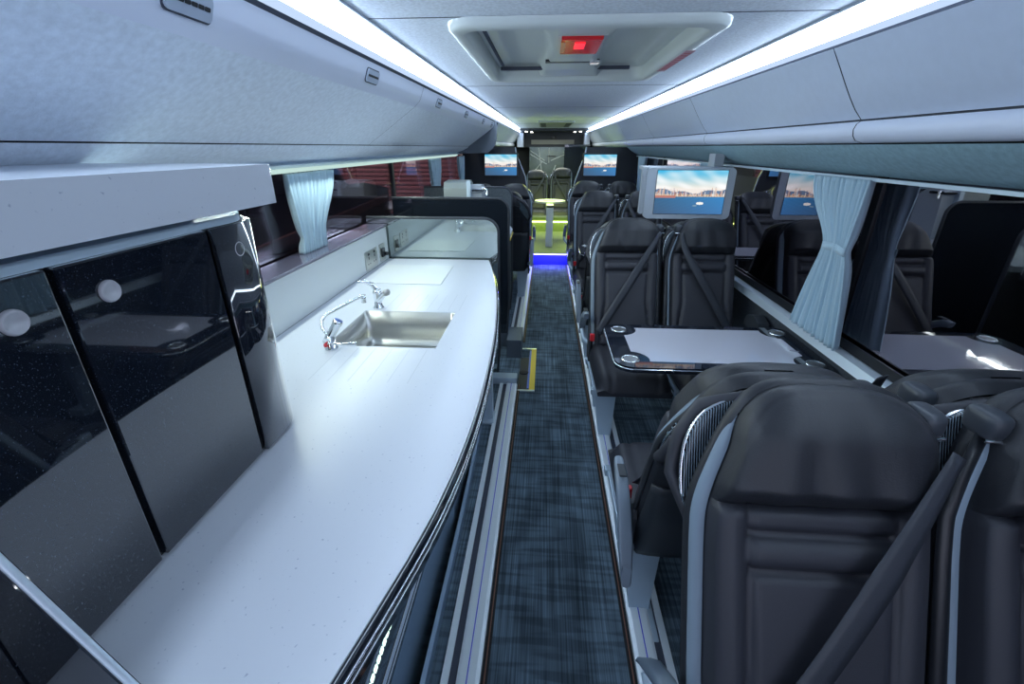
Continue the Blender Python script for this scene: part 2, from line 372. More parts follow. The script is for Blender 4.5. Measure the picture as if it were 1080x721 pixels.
# floor tracks
def track(x0, s, y0, y1, label, ln):
    t = thing('seat_track', (x0, (y0+y1)/2, 0), label, 'floor track', 'floor tracks')
    f = lambda a, z: (x0+s*a, z)
    def W(pts): return pts if s > 0 else pts[::-1]
    m = MB(); m.wall(W([f(0,0),f(.078,0),f(.078,.014),f(.068,.017),f(.016,.017),f(.003,.012)]), y0, y1); m.build('rail', M['railm'], t)
    m = MB(); m.wall(W([f(.078,0),f(.104,0),f(.104,.006),f(.078,.006)]), y0, y1); m.build('groove', M['seam'], t)
    m = MB(); m.wall(W([f(.104,0),f(.128,0),f(.128,.014),f(.104,.014)]), y0, y1); m.build('outer_rail', M['railm'], t)
    m = MB(); m.wall(W([f(.042,.017),f(.046,.017),f(.046,.0176),f(.042,.0176)]), y0, y1); m.build('blue_line', mat('blue_line', (.10,.14,.75), .4), t)
    m = MB(); m.wall(W([f(-.022,0),f(-.001,0),f(-.001,.006),f(-.022,.006)]), y0, y1); m.build('edging', M['rubber'], t)
    m = MB(); m.wall(W([f(-.014,.006),f(-.010,.006),f(-.010,.0075),f(-.014,.0075)]), y0, y1); m.build('copper_line', M['brownline'], t)
track(.342, 1, Y0, YS, 'silver floor track along the right side of the aisle under the seats', 0)
track(-.168, -1, Y0, 2.93, 'silver floor track left of the aisle beside the kitchen counter', 1)
track(-.168, -1, 3.72, YS, 'silver floor track left of the aisle beyond the yellow edged step well', 2)

# ------------------------------------------------------------------ the seat
RA = R(22); PL = .80; HW = .205
S0 = .82; NN = 2.9
def W_(s):
    b = interp([(0,.195),(.3,.203),(.6,.207),(.8,.205),(1,.205)], s)
    if s > S0: b *= max(0, 1-((s-S0)/(1-S0))**NN)**(1/NN)
    return b
def rad(x, s):
    b = interp([(0,.195),(.3,.203),(.6,.207),(.8,.205),(1,.205)], s)
    r = abs(x)/b
    if s > S0: r = (r**NN + ((s-S0)/(1-S0))**NN)**(1/NN)
    return min(1, r)
HS = [0]
def P_(x, s, d):      # the shoulder on the handle side is cut back
    if x*HS[0] > 0: x *= 1-.34*sstep(.66, .99, s)
    return PR(x, s, d)
def PR(x, s, d):      # point on the backrest: across, along, towards the sitter
    y = s*PL*math.sin(RA) - d*math.cos(RA); z = .45 + s*PL*math.cos(RA) + d*math.sin(RA)
    return (x, y, z)
SH = .725
def front(x, s):
    e = math.sqrt(max(0, 1-rad(x, s)**6))
    d = .050*e
    ax = abs(x)
    pw = interp([(0,.155),(.35,.118),(.7,.130),(1,.13)], s)
    if s <= SH:
        d += .024*sstep(pw-.006, pw+.035, ax)*e*(1-.5*s/SH)       # side bolsters
        d -= .010*math.exp(-((ax-pw)/.005)**2)*e                   # bolster seam
        if ax < pw:
            for g in (.665, .580, .0):
                d -= .016*math.exp(-((s-g)/.010)**2)
            d += .012*abs(math.sin(math.pi*min(1, max(0, (s-.58)/.0825)))) if s > .58 else .012*math.sin(math.pi*min(1, s/.58))**.6
            d += .0
    else:
        h = (s-SH)/(1-SH)
        d += .030*sstep(0,.18,h)*(1-sstep(.55,1.0,h))*e
        d += .0045*math.sin(x*62+h*2.0)*math.exp(-(h/.5)**2)*(1-(ax/HW)**2)
    d -= .020*math.exp(-((s-SH)/.007)**2)
    if s > .3: d -= .0035*math.exp(-((rad(x, s)-.90)/.014)**2)
    return max(d, 0)
def back(x, s):
    e = math.sqrt(max(0, 1-rad(x, s)**5))
    return -.050 - .032*e - .016*e*math.exp(-((s-.9)/.10)**2) + .012*e*sstep(.25,.35,s)*(1-sstep(.68,.74,s))*(1-sstep(.12,.15,abs(x)))
def grid(fn, s0, s1, ns, nu=40, inset=0.0, flip=False):
    rows = []
    for i in range(ns+1):
        s = lerp(s0, s1, i/ns)
        if s > .8: s = min(1, s)
        ins = (.018*(1-sstep(.84, .95, s))+.003) if inset else 0
        w = max(W_(min(s, .9995))-ins, .002)
        us = [.55*(j/nu*2-1)+.45*math.sin((j/nu*2-1)*math.pi/2) for j in range(nu+1)]
        rows.append([P_(u*w, s, fn(u*w*HW/(HW-inset) if False else u*w, s)) for u in us])
    if inset:
        for k, r in enumerate(rows):
            s = min(lerp(s0, s1, k/ns), .9995); w = W_(s)
            rows[k] = [P_(-w+.002+.016*(1-sstep(.84,.95,s)), s, -.010)] + r + [P_(w-.002-.016*(1-sstep(.84,.95,s)), s, -.010)]
    if flip: rows = [r[::-1] for r in rows]
    return rows
def outline(n=70):
    out = []
    for i in range(n+1):
        s = i/n if i < n*.8 else .8+.2*math.sin((i/n-.8)/.2*math.pi/2)
        out.append((W_(min(s,.99999)), s))
    L = [(-w, s) for w, s in out]; Rr = [(w, s) for w, s in out][::-1]
    return L + Rr[1:]
OUT = outline()
def ring(inset, d, top=None):
    pts = []
    for x, s in OUT:
        ii = inset if top is None else lerp(inset, min(inset, 0), sstep(.84, .95, s)); ss = s - (ii/PL)*sstep(.78, 1.0, s); k = (W_(min(s,.9999))-ii)/max(W_(min(s,.9999)), 1e-4)
        pts.append(P_(x*max(0, k), ss, d if top is None else lerp(d, top, sstep(.84, .95, s))))
    return pts

M['guide'] = mat('guide_plastic', (.045,.052,.065), .4)
def make_seat(side, aisle):
    """faces -y; side = x direction of its partner seat; aisle = has leg and armrest"""
    o = thing('coach_seat', (0,0,0), 'x', 'seat', 'g')
    h = -side if aisle else side      # the shoulder with the grab handle
    HS[0] = h
    m = MB(); m.sheet(grid(front, 0, SH, 84, 48, .004)); m.build('backrest', M['leather2'], o)
    m = MB(); m.sheet(grid(front, SH, 1.0, 44, 48, .004)); m.build('headrest', M['leather'], o)
    m = MB(); m.sheet([ring(.018, -.004, -.014), ring(.015, .001, -.014), ring(-.001, -.016, -.015), ring(-.004,-.024, -.016), ring(-.002,-.030, -.018)]); m.build('side_trim', M['trimband'], o)
    m = MB(); m.sheet([ring(.004,-.022, -.006), ring(-.007,-.028, -.010), ring(-.011,-.042, -.026), ring(-.004,-.050)]);
    m.sheet(grid(back, 0, 1.0, 70, 36, 0, True)); bs = m.build('back_shell', M['leather'], o)
    # piping over the back
    m = MB(); m.tube([P_(x, .885-.05*(x/.19)**2, back(x, .885-.05*(x/.19)**2)-.001) for x in [i*.019-.19 for i in range(21)]], .003, 6); m.build('piping', M['shell'], bs)
    for sx in (-1, 1):
        m = MB(); m.tube([P_(sx*(.10+.03*k/8), .885+.10*k/8, back(sx*(.10+.03*k/8), min(.985,.885+.10*k/8))-.001) for k in range(9)], .0025, 6); m.build('piping', M['shell'], bs)
    # lower back panel
    m = MB(); m.sheet([[P_(x, s, back(x, s)-.006-.010*math.sin(math.pi*k/12)) for x in [i*.036-.198 for i in range(12)]] for k, s in [(k, -.13+.60*k/12) for k in range(13)]], True); m.build('back_panel', M['shell'], o, solid=.01)
    # grab handle: ribbed leaf, chrome rim, tube
    mf = MB(); rim = []
    L0 = (h*.085, .945); L1 = (h*.205, .665)
    rows = []
    for k in range(17):
        t = k/16; cx = lerp(L0[0], L1[0], t); cs = lerp(L0[1], L1[1], t)
        bul = math.sin(math.pi*t)**.75
        row = []
        for j in range(7):
            q = j/6
            x = cx + h*.062*bul*(q-.22) ; s_ = cs + .085*bul*(q-.22)
            x = max(-.222, min(.222, x)); row.append(PR(x, min(s_, .985), -.074-.006*math.sin(math.pi*t)))
        rows.append(row)
    mf.sheet(rows, True); lf = mf.build('handle_recess', M['ribbed'], o, solid=.02)
    loop = [r[-1] for r in rows] + [r[0] for r in rows[::-1]]
    m = MB(); m.tube(loop + [loop[0]], .0042, 8); m.build('chrome_rim', M['chrome'], lf)
    hp = []
    for k in range(13):
        t = k/12; x = h*interp([(0,.090),(.25,.165),(.5,.208),(.75,.226),(1,.196)], t); s_ = interp([(0,.955),(.25,.925),(.5,.84),(.75,.74),(1,.63)], t)
        hp.append(PR(x, s_, interp([(0,-.07),(.3,-.112),(.7,-.115),(1,-.07)], t)))
    m = MB(); m.tube(hp, .014, 12, [lerp(.010,.017,math.sin(math.pi*min(1,.15+k/14))) for k in range(13)]); m.build('grab_handle', M['leather2'], o)
    # seat belt strap, guide, buckle
    def mx(x, s): return max(front(max(-.19,min(.19,x)), s), .02)
    A = (side*.192, .870); B = (-side*.168, .10); rows = []
    dx, dsv = (B[0]-A[0]), (B[1]-A[1])*PL; ln = math.hypot(dx, dsv); px, ps = -dsv/ln, dx/ln
    for k in range(41):
        t = k/40; cx = A[0]+dx*t; cs = A[1]+(B[1]-A[1])*t; row = []
        w = lerp(.012, .024, min(1, t*3)) if t < .33 else .024
        base = max(mx(cx+px*e*w, cs+ps*e*w/PL) for e in (-1, 0, 1)); lo = .075+.02*math.sin(math.pi*t)
        for e in (-1, -.34, .34, 1):
            row.append(P_(cx+px*e*w, cs+ps*e*w/PL, max(base, lo)+.006+.0015*(abs(e) < .5)))
        rows.append(row)
    m = MB(); m.sheet(rows, True); m.build('seat_belt', M['belt'], o, solid=.0018)
    gx = side*.206
    c = Vector(P_(gx, .925, -.012))
    m = MB(); rows = []
    for k in range(13):
        ph = -math.pi/2+math.pi*k/12; sgn = lambda v, p: math.copysign(abs(v)**p, v)
        rows.append([tuple(c+Vector((.023*sgn(math.cos(ph),.45)*sgn(math.cos(q*math.pi/12),.6), .036*sgn(math.cos(ph),.45)*sgn(math.sin(q*math.pi/12),.6), .026*sgn(math.sin(ph),.6)))) for q in range(24)])
    m.sheet(rows, True, True); bg = m.build('belt_guide', M['guide'], o)
    m = MB(); m.tube([tuple(c+Vector((a, -.034+.004*abs(a)/.02, -.022))) for a in (-.022,-.014,0,.014,.022)], .004, 8); m.tube([tuple(c+Vector((-side*.026, -.03, b))) for b in (-.022,-.012,-.002)], .004, 8); m.build('chrome_slot', M['chrome'], bg)
    m = MB(); m.sheet([[P_(gx-.020, s, -.012), P_(gx, s, -.006), P_(gx+.020, s, -.012)] for s in [.90-k*.1 for k in range(10)]]); m.build('belt_strap', M['black'], o, solid=.004)
    # cushion
    def cush(u, v):           # u across -1..1, v 0 back .. 1 front
        x = u*.212*(1-.04*v); y = .03 - .50*v
        rr = min(1, abs(u)**5 + max(0,(v-.72)/.28)**3)
        z = .375 + .100*math.sqrt(max(0, 1-rr)) + .018*sstep(.62,.85,abs(u))*(1-abs(u)**6) - .010*math.exp(-((abs(u)-.62)/.03)**2)
        return (x, y, z)
    m = MB(); top = [[cush(i/15-1, k/24) for i in range(31)] for k in range(25)]
    m.sheet(top); m.sheet([[(p[0], p[1], .375) for p in r] if False else [(p[0]*.97, min(.03,p[1]+.0), .352) for p in r] for r in top][::-1])
    rim = [r[0] for r in top][::-1] + top[0][1:] + [r[-1] for r in top][1:] + top[-1][::-1][1:]
    m.sheet([rim, [(p[0]*.97, p[1], .352) for p in rim]], True); m.build('cushion', M['leather2'], o)
    # base frame
    m = MB(); m.box((-.225,-.40,.318), (.225,-.36,.352)); m.box((-.225,.0,.318), (.225,.04,.352)); m.box((-.215,-.36,.325), (-.19,.0,.350)); m.box((.19,-.36,.325), (.215,.0,.350)); m.build('base_frame', M['frame'], o, bevel=.004)
    m = MB(); m.box((-.188,-.358,.322), (.188,-.002,.350)); m.build('underseat_box', M['black'], o, bevel=.01)
    for sx in (-1, 1):
        m = MB(); m.side([(-.03,.30),(.075,.30),(.10,.42),(.125,.56),(.09,.60),(.03,.50),(-.02,.40)], sx*.207-.006, sx*.207+.006, True); m.build('recliner_cover', M['shell'], o, bevel=.004)
    if aisle:
        a = -side
        m = MB(); m.prism([(a*.075,.318),(a*.200,.318),(a*.155,.0),(a*.085,.0)][::(1 if a > 0 else -1)], lambda p, q: (p, -.02, q), lambda p, q: (p, .02, q)); m.box((min(a*.09,a*.07), -.14, 0), (max(a*.09,a*.07), .14, .012)); m.build('leg', M['frame'], o, bevel=.004)
        m = MB(); m.prism([(a*.075,.318),(a*.200,.318),(a*.155,.0),(a*.085,.0)][::(1 if a > 0 else -1)], lambda p, q: (p, -.34, q), lambda p, q: (p, -.30, q)); m.build('leg', M['frame'], o, bevel=.004)
        # armrest, swung up a little
        x = a*.243; pa = [Vector((x,-.035,.655)), Vector((x,.03,.645)), Vector((x,.11,.60)), Vector((x,.20,.515)), Vector((x,.245,.455))]
        m = MB(); rows = []
        for k, p in enumerate(pa):
            hh = (.020,.030,.032,.036,.030)[k]; ww = (.015,.020,.021,.021,.016)[k]
            rows.append([tuple(p+Vector((ww*math.copysign(abs(math.cos(q))**.6, math.cos(q)), -hh*.5*math.sin(q), hh*math.copysign(abs(math.sin(q))**.6, math.sin(q))))) for q in [j*math.pi/8 for j in range(16)]])
        m.sheet(rows, True, True); m.add(rows[0], [tuple(range(15,-1,-1))]); m.add(rows[-1], [tuple(range(16))])
        ar = m.build('armrest', M['armr'], o)
        m = MB(); m.box((x-.012, .0, .672), (x+.012, .06, .678)); m.build('button_cover', M['shell'], ar, bevel=.002)
        m = MB(); m.tube([(a*.205,.10,.42),(a*.235,.14,.44),(x,.20,.48)], .016, 10); m.build('hinge', M['frame'], ar)
    m = MB(); bx = -side*.200; m.tube([(bx, .0, .40), (bx,-.02,.47), (bx,-.035,.515)], .009, 8); bk = m.build('buckle_stalk', M['black'], o)
    m = MB(); m.box((bx-.014,-.055,.50), (bx+.014,-.030,.545)); m.build('buckle', M['red'], bk, bevel=.004)
    return o
protos = {}
def seat(x, y, rot, side, aisle, label, group):
    k = (side, aisle)
    if k not in protos: o = protos[k] = make_seat(side, aisle)
    else: o = copy_tree(protos[k])
    o.location = (x, y, 0); o.rotation_euler = (0, 0, rot)
    o['label'] = label; o['group'] = group
    if 'nearest seats' in label: o.scale = (1, 1, .968)
    return o
XA, XW = .510, .972
PI = math.pi
G = 'black leather coach seats'
# facing the camera on the right: partner of the aisle seat is at +x
for y, n in ((.49, 'large in the lower right corner, facing the camera'), (2.66, 'facing the camera behind the white topped table'), (4.60, 'facing the camera behind the second small table'), (6.05, 'facing the camera below the right far screen')):
    seat(XA, y, 0, 1, True, 'black leather aisle seat on the right ' + n, G)
    seat(XW, y, 0, -1, False, 'black leather window seat on the right ' + n, G)
for y, n in ((1.225, 'turned away with its back to the nearest seats'), (3.42, 'turned away behind the seats of the white table')):
    seat(XA, y, PI, -1, True, 'black leather aisle seat on the right ' + n, G)
    seat(XW, y, PI, 1, False, 'black leather window seat on the right ' + n, G)
seat(-.385, 6.05, 0, -1, True, 'black leather aisle seat on the left facing the camera below the left far screen', G)
seat(-.845, 6.05, 0, 1, False, 'black leather window seat on the left facing the camera below the left far screen', G)
seat(-.375, 5.05, PI, 1, True, 'black leather aisle seat on the left turned away behind the coffee machine unit', G)
# lounge seats at the rear
for x, s, n in ((-.175, 1, 'left'), (.295, -1, 'right')):
    o = seat(x, 9.35, 0, s, False, '%s hand one of the two olive lit seats behind the oval table' % n, 'olive lit lounge seats'); o.location.z = .03

# ------------------------------------------------------------------ kitchen counter
edge = [(-.60,-.47),(-.2,-.40),(.10,-.345),(.383,-.29),(.579,-.238),(.80,-.200),(1.085,-.182),(1.40,-.183),(1.70,-.193),(1.962,-.213),(2.20,-.235),(2.43,-.264),(2.75,-.315),(3.02,-.372)]
def ex(y): return interp(edge, y)
import bisect
def ex2(y):      # smoothed
    return sum(ex(y+d) for d in (-.12,-.06,0,.06,.12))/5 if -.4 < y < 2.9 else ex(y)
t = thing('kitchen_counter', (-.7, 1.4, 0), 'long white speckled kitchen worktop with sink cut out and curved black edge', 'counter')
ys = sorted(set([-.6, 1.55, 1.955, 3.02] + [round(-.6+k*.12, 3) for k in range(31) if -.6+k*.12 < 3.0]))
SX0, SX1, SY0, SY1 = -.825, -.400, 1.55, 1.955
m = MB()
def q4(x0a,x0b,x1a,x1b,y0,y1,z,up=True):
    m.add([(x0a,y0,z),(x1a,y0,z),(x1b,y1,z),(x0b,y1,z)], [(0,1,2,3) if up else (3,2,1,0)])
for a, b in zip(ys, ys[1:]):
    for z, up in ((.90, True), (.862, False)):
        if SY0-1e-4 <= a and b <= SY1+1e-4:
            q4(-1.06,-1.06,SX0,SX0,a,b,z,up); q4(SX1,SX1,ex2(a),ex2(b),a,b,z,up)
        else: q4(-1.06,-1.06,ex2(a),ex2(b),a,b,z,up)
    m.add([(ex2(a),a,.862),(ex2(b),b,.862),(ex2(b),b,.90),(ex2(a),a,.90)], [(0,1,2,3)], True)
for (a, b) in (((SX0,SY0),(SX1,SY0)),((SX1,SY0),(SX1,SY1)),((SX1,SY1),(SX0,SY1)),((SX0,SY1),(SX0,SY0))):
    m.add([(a[0],a[1],.90),(b[0],b[1],.90),(b[0],b[1],.862),(a[0],a[1],.862)], [(0,1,2,3)])
m.add([(-1.06,3.02,.862),(ex2(3.02),3.02,.862),(ex2(3.02),3.02,.90),(-1.06,3.02,.90)], [(0,1,2,3)])
m.build('worktop', M['counter'], t)
ye = [-.6+k*.06 for k in range(61) if -.6+k*.06 <= 3.02]
m = MB(); m.sheet([[(ex2(y)+.001,y,.897),(ex2(y)+.010,y,.893),(ex2(y)+.011,y,.84),(ex2(y)+.001,y,.832),(ex2(y)-.03,y,.832)] for y in ye]); m.build('black_edge', M['blackglass'], t)
m = MB(); m.tube([(ex2(y)+.011,y,.880) for y in ye], .003, 6); m.tube([(ex2(y)+.0115,y,.862) for y in ye], .002, 6); m.build('chrome_line', M['chrome'], t)
def fx_(y): return interp([(-.6,-.50),(-.1,-.47),(.15,-.385),(.35,-.358),(1.5,-.358),(2.1,-.366),(2.42,-.375)], y)
yf = [-.6+k*.08 for k in range(38) if -.6+k*.08 <= 2.42]
m = MB(); m.sheet([[(fx_(y),y,.0),(fx_(y),y,.83)] for y in yf]); m.build('front_panel', mat('front_mirror', (.55,.62,.70), .05, .92), t, solid=.012)
m = MB(); m.sheet([[(fx_(y)+.008,y,.0),(fx_(y)+.022,y,.004),(fx_(y)+.022,y,.055),(fx_(y)+.008,y,.062)] for y in yf], False); m.build('kick_strip', mat('kick_blue', (.20,.30,.42), .35, .1), t)
m = MB()
for k in range(120):
    y = -.3 + k*.02
    m.box((fx_(y)+.006, y, .520), (fx_(y)+.010, y+.013, .532))
m.build('led_reflection', M['led'], t)  # dots seen mirrored in the panel, put on it as glowing boxes
m = MB(); m.box((-.41,2.44,0), (-.295,2.50,.82)); m.box((-.44,2.40,0), (-.285,2.54,.02)); m.build('end_post', M['frame'], t, bevel=.006)
m = MB(); m.box((-1.19,-.6,0), (-1.0,3.0,.85)); m.build('carcass', M['darkwall'], t)
# raised hob cover let into the top
m = MB(); m.slab([(-.975,2.40),(-.565,2.40),(-.575,2.83),(-1.0,2.83)], .9, .9035); o = m.build('worktop_saver', M['white'], None, bevel=.001); tag(o, 'flat white board lying on the counter beyond the sink', 'board')
m = MB()
for k in range(6):
    x = -.76+k*.066; m = MB(); m.box((x,1.27,.9), (x+.003,1.535,.9004)); m.build('drainer_groove', M['groove'], t)
for k in range(8):
    x = -.74+k*.050; m = MB(); m.box((x,1.985,.9), (x+.003,2.22,.9004)); m.build('drainer_groove', M['groove'], t)

# sink
t = thing('kitchen_sink', (-.61, 1.75, .72), 'square stainless steel sink bowl set into the white worktop', 'sink')
m = MB()
def rr3(i, z): return [(x, y, z) for x, y in rrect(SX0+.002+i, SY0+.002+i, SX1-.002-i, SY1-.002-i, .022, 5)]
m.sheet([rr3(-.004,.8995), rr3(0,.897), rr3(.003,.78), rr3(.010,.752), rr3(.03,.742)], True, True)
b = rr3(.03,.742); m.add(b + [(-.61,1.75,.738)], [(i, (i+1) % len(b), len(b)) for i in range(len(b))], True)
bw = m.build('bowl', M['steel'], t)
m = MB(); m.lathe([(.0,.003),(.030,.003),(.038,.006),(.042,.002)], (-.61,1.75,.739)); m.build('drain', M['chrome'], t)
m = MB(); m.side(rrect(1.70,.80,1.745,.835,.008), SX0+.006, SX0+.009); m.build('overflow', M['chrome'], t)
# swing tap with blue and red levers
t = thing('hot_water_tap', (-.79, 1.52, .9), 'chrome boiling water tap with long swing spout at the near corner of the sink', 'tap')
m = MB(); m.lathe([(.0,0),(.024,0),(.024,.006),(.017,.010),(.017,.055),(.0,.056)], (-.79,1.52,.9)); m.build('tap_base', M['chrome'], t)
m = MB(); m.lathe([(.0,-.03),(.015,-.03),(.016,.0),(.016,.05),(.018,.053),(.018,.068),(.0,.069)], (-.79,1.52,.95), (.45,.25,.75)); hd = m.build('mixer_body', M['chrome'], t)
m = MB(); m.lathe([(.0,.069),(.015,.069),(.015,.072),(.0,.0725)], (-.79,1.52,.95), (.45,.25,.75)); m.build('blue_cap', mat('blue_cap', (.10,.18,.5), .3), hd)
m = MB(); m.tube([(-.795,1.535,.93),(-.835,1.56,.965),(-.842,1.58,.99),(-.835,1.60,1.005),(-.82,1.66,1.008),(-.80,1.76,1.008),(-.786,1.835,1.006),(-.783,1.85,1.0)], .0065, 10); sp = m.build('spout', M['chrome'], t)
m = MB(); m.lathe([(.0,-.022),(.011,-.022),(.011,.012),(.0,.013)], (-.783,1.855,.995), (0,0,1), 16); m.build('spout_nozzle', M['chrome'], sp)
m = MB(); m.tube([(-.785,1.51,.925),(-.74,1.50,.928),(-.69,1.515,.924)], .006, 8, [.005,.006,.009]); m.build('lever', M['chrome'], t)
m = MB(); m.lathe([(.0,0),(.008,0),(.008,.005),(.0,.006)], (-.800,1.500,.922), (-.3,-.9,.2), 14); m.build('red_cap', M['red'], t)
# mixer tap
t = thing('mixer_tap', (-.775, 2.0, .9), 'short chrome mixer tap with raised lever behind the sink', 'tap')
m = MB(); m.lathe([(.0,0),(.026,0),(.026,.005),(.019,.012),(.018,.05),(.021,.075),(.019,.09),(.0,.095)], (-.775,2.0,.9)); m.build('tap_body', M['chrome'], t)
m = MB(); m.tube([(-.775,2.0,.975),(-.79,1.99,1.015),(-.82,1.975,1.032),(-.85,1.965,1.030)], .009, 10, [.014,.012,.009,.006]); m.build('lever', M['chrome'], t)
m = MB(); m.tube([(-.775,2.0,.93),(-.745,1.98,.965),(-.722,1.965,.985)], .012, 10, [.016,.013,.012]); sp = m.build('spout', M['chrome'], t)
m = MB(); m.lathe([(.0,-.006),(.014,-.006),(.016,.002),(.014,.016),(.0,.017)], (-.722,1.965,.985), (.8,-.3,.35), 16); m.build('aerator', M['steel'], sp)
# backsplash, ledge
m = MB(); m.box((-1.085,-.6,.9005), (-1.06,3.03,1.112)); struct('wall_splash', m, M['splash'], bevel=.002)
m = MB(); m.box((-1.2,-.6,1.113), (-1.055,3.035,1.128)); struct('window_sill', m, M['lav'], bevel=.003)
# sockets
t = thing('double_socket', (-1.057, 2.70, .97), 'double power socket in a grey metal plate on the white backsplash', 'socket')
m = MB(); m.side(rrect(2.605,.915,2.800,1.022,.008), -1.06, -1.053); m.build('plate', M['steel'], t, bevel=.001)
for y in (2.655, 2.75):
    m = MB()
    m.side(rrect(y-.006,.975,y+.006,.992,.001,1), -1.0535,-1.0525); m.side(rrect(y-.022,.945,y-.010,.953,.001,1), -1.0535,-1.0525); m.side(rrect(y+.010,.945,y+.022,.953,.001,1), -1.0535,-1.0525)
    m.build('socket_holes', M['black'], t)
    m = MB(); m.side(rrect(y-.010,1.0,y+.010,1.013,.001,1), -1.0535,-1.0505); m.build('switch', M['black'], t)
t = thing('socket_switch', (-1.057, 2.90, .97), 'single dark power switch beside the double socket on the backsplash', 'switch')
m = MB(); m.side(rrect(2.855,.915,2.945,1.022,.008), -1.06, -1.053); m.build('plate', M['steel'], t, bevel=.001)
m = MB(); m.side(rrect(2.875,.940,2.93,.995,.006), -1.054,-1.046); m.build('rocker', M['black'], t, bevel=.002)
m = MB(); m.lathe([(.0,0),(.012,0),(.012,.02),(.0,.021)], (-1.048,2.925,.955), (1,0,0), 14); m.build('key_knob', M['black'], t)

# ------------------------------------------------------------------ wall cabinets over the counter
t = thing('kitchen_cabinet', (-.9, .6, .9), 'glossy black three door cabinet standing on the white worktop under the thick white shelf', 'cabinet')
body = [(-1.058,-.5),(-.695,-.5),(-.695,.90)] + [(-.835+.14*math.cos(R(a)), .96+.13*math.sin(R(a))) for a in range(5, 91, 8)] + [(-1.058,1.09)]
m = MB(); m.slab(body, .901, 1.444); m.build('body', M['black'], t)
def door(y0, y1, lab):
    m = MB()
    m.box((-.697,y0+.006,.908), (-.678,y1-.006,1.446)); d = m.build('door', M['gloss'], t, bevel=.003)
    return d
def knob(d, x, y, z, nx=(1,0,0)):
    m = MB(); m.lathe([(.0,.002),(.011,.002),(.0135,.006),(.0158,.006),(.0175,.003),(.0175,0)], (x,y,z), nx, 28); m.build('finger_pull', M['steel2'], d)
M['steel2'] = mat('satin_pull', (.50,.50,.53), .5, .2)
d1 = door(.20,.568,''); knob(d1, -.678,.500,1.393)
d0 = door(-.20,.20,''); 
d2 = door(.568,.888,''); knob(d2, -.678,.640,1.393)
# curved third door
cv = [(-.678,.894),(-.678,.975)] + [(-.818+.14*math.cos(R(a)), .975+.14*math.sin(R(a))) for a in range(6, 91, 6)] + [(-1.04,1.115)]
m = MB(); m.sheet([[(x,y,.908) for x,y in cv],[(x,y,1.446) for x,y in cv]][::-1]); d3 = m.build('curved_door', M['gloss'], t, solid=.012); knob(d3, -.678,.962,1.393)
m = MB(); m.slab([(-1.055,-.5),(-.69,-.5),(-.69,.90)]+[(-.825+.138*math.cos(R(a)), .965+.138*math.sin(R(a))) for a in range(5, 91, 8)]+[(-1.055,1.103)], 1.4465, 1.462); m.build('top_channel', M['frame'], t)
m = MB(); m.slab([(-1.19,-.5),(-.74,-.5),(-.74,.93)]+[(-.92+.16*math.cos(R(a)), .93+.12*math.sin(R(a))) for a in range(5, 91, 12)]+[(-1.19,1.04)], 1.462, 1.4855); m.build('riser', mat('riser_blue', (.16,.24,.36), .3), t)
m = MB(); m.slab([(-1.19,-.5),(-.6,-.5),(-.6,1.00)]+[(-.63+.03*math.cos(R(a)), 1.01+.03*math.sin(R(a))) for a in range(0, 91, 15)]+[(-1.19,1.045)], 1.486, 1.566); o = m.build('cabinet_shelf', M['counter'], None, bevel=.004); tag(o, 'thick white speckled shelf slab over the black cabinet', 'shelf')
# black panel at the very near left
m = MB(); m.prism([(-.674,.905),(-.52,.905),(-.532,.93),(-.625,1.167),(-.66,1.25),(-.674,1.27)], lambda a,b: (a,.35,b), lambda a,b: (a,.335,b)); 
t = thing('side_panel', (-.8,.34,.9), 'dark glossy panel with sloping edge in the lower left corner of the photo', 'panel')
m.build('panel', M['blackglass'], t); m2 = MB(); m2.tube([(-.520,.343,.905),(-.532,.343,.93),(-.625,.343,1.167),(-.66,.343,1.25),(-.670,.343,1.268)], .0055, 8); m2.build('edge_strip', M['alu'], t)  # pale tube puts the light-blue highlight on the panel edge into the shape

# ------------------------------------------------------------------ partitions on the left
def partition(y, x1, z1, z0, matn, label, name='partition', r=.09, x0=-1.195):
    t = thing(name, ((x0+x1)/2, y, z0), label, 'partition', None)
    out = [(x0,z0),(x1-.02,z0),(x1,z0+.25),(x1,z1-r)] + arc(x1-r, z1-r, r, 10, 90, 7) + [(x0,z1)]
    m = MB(); m.wall(out, y, y+.02); m.build('panel', M[matn], t, bevel=.002)
    path = [(x1-.02,z0),(x1,z0+.25),(x1,z1-r)] + arc(x1-r, z1-r, r, 10, 90, 7) + [(x0,z1)]
    m = MB(); m.tube([(a,y+.01,b) for a,b in path], .012, 8); m.build('edge_strip', M['shell'], t)
    return t
partition(3.05, -.31, 1.165, .0, 'greymirror', 'grey mirror glass partition at the far end of the white counter')
partition(3.62, -.285, 1.235, .13, 'blackglass', 'plain black partition with rounded corner behind the mirror partition')
t = partition(4.62, -.34, 1.235, .0, 'gtex', 'dark grey partition behind the coffee machine') if 'gtex' in M else None
M['gtex'] = mat('grey_texture_panel', (.10,.12,.13), .45, noise=(60,.25))
partition(4.62, -.33, 1.238, .0, 'gtex', 'dark grey textured partition behind the coffee machine')
m = MB(); m.box((-.385,3.62,-.0), (-.27,3.68,.135)); m.box((-.285,3.40,.0),(-.165,3.70,.155)); o = m.build('floor_box', M['greyplastic']); o.data.materials[0] = mat('floor_box_grey', (.10,.13,.17), .5); tag(o, 'dark grey box at the floor where the left track stops', 'box')
m = MB(); m.box((-.40,2.935,.0), (-.175,3.02,.055)); o = m.build('track_end_cap', M['frame'], bevel=.004); tag(o, 'pale blue block closing the end of the near left floor track', 'cap')
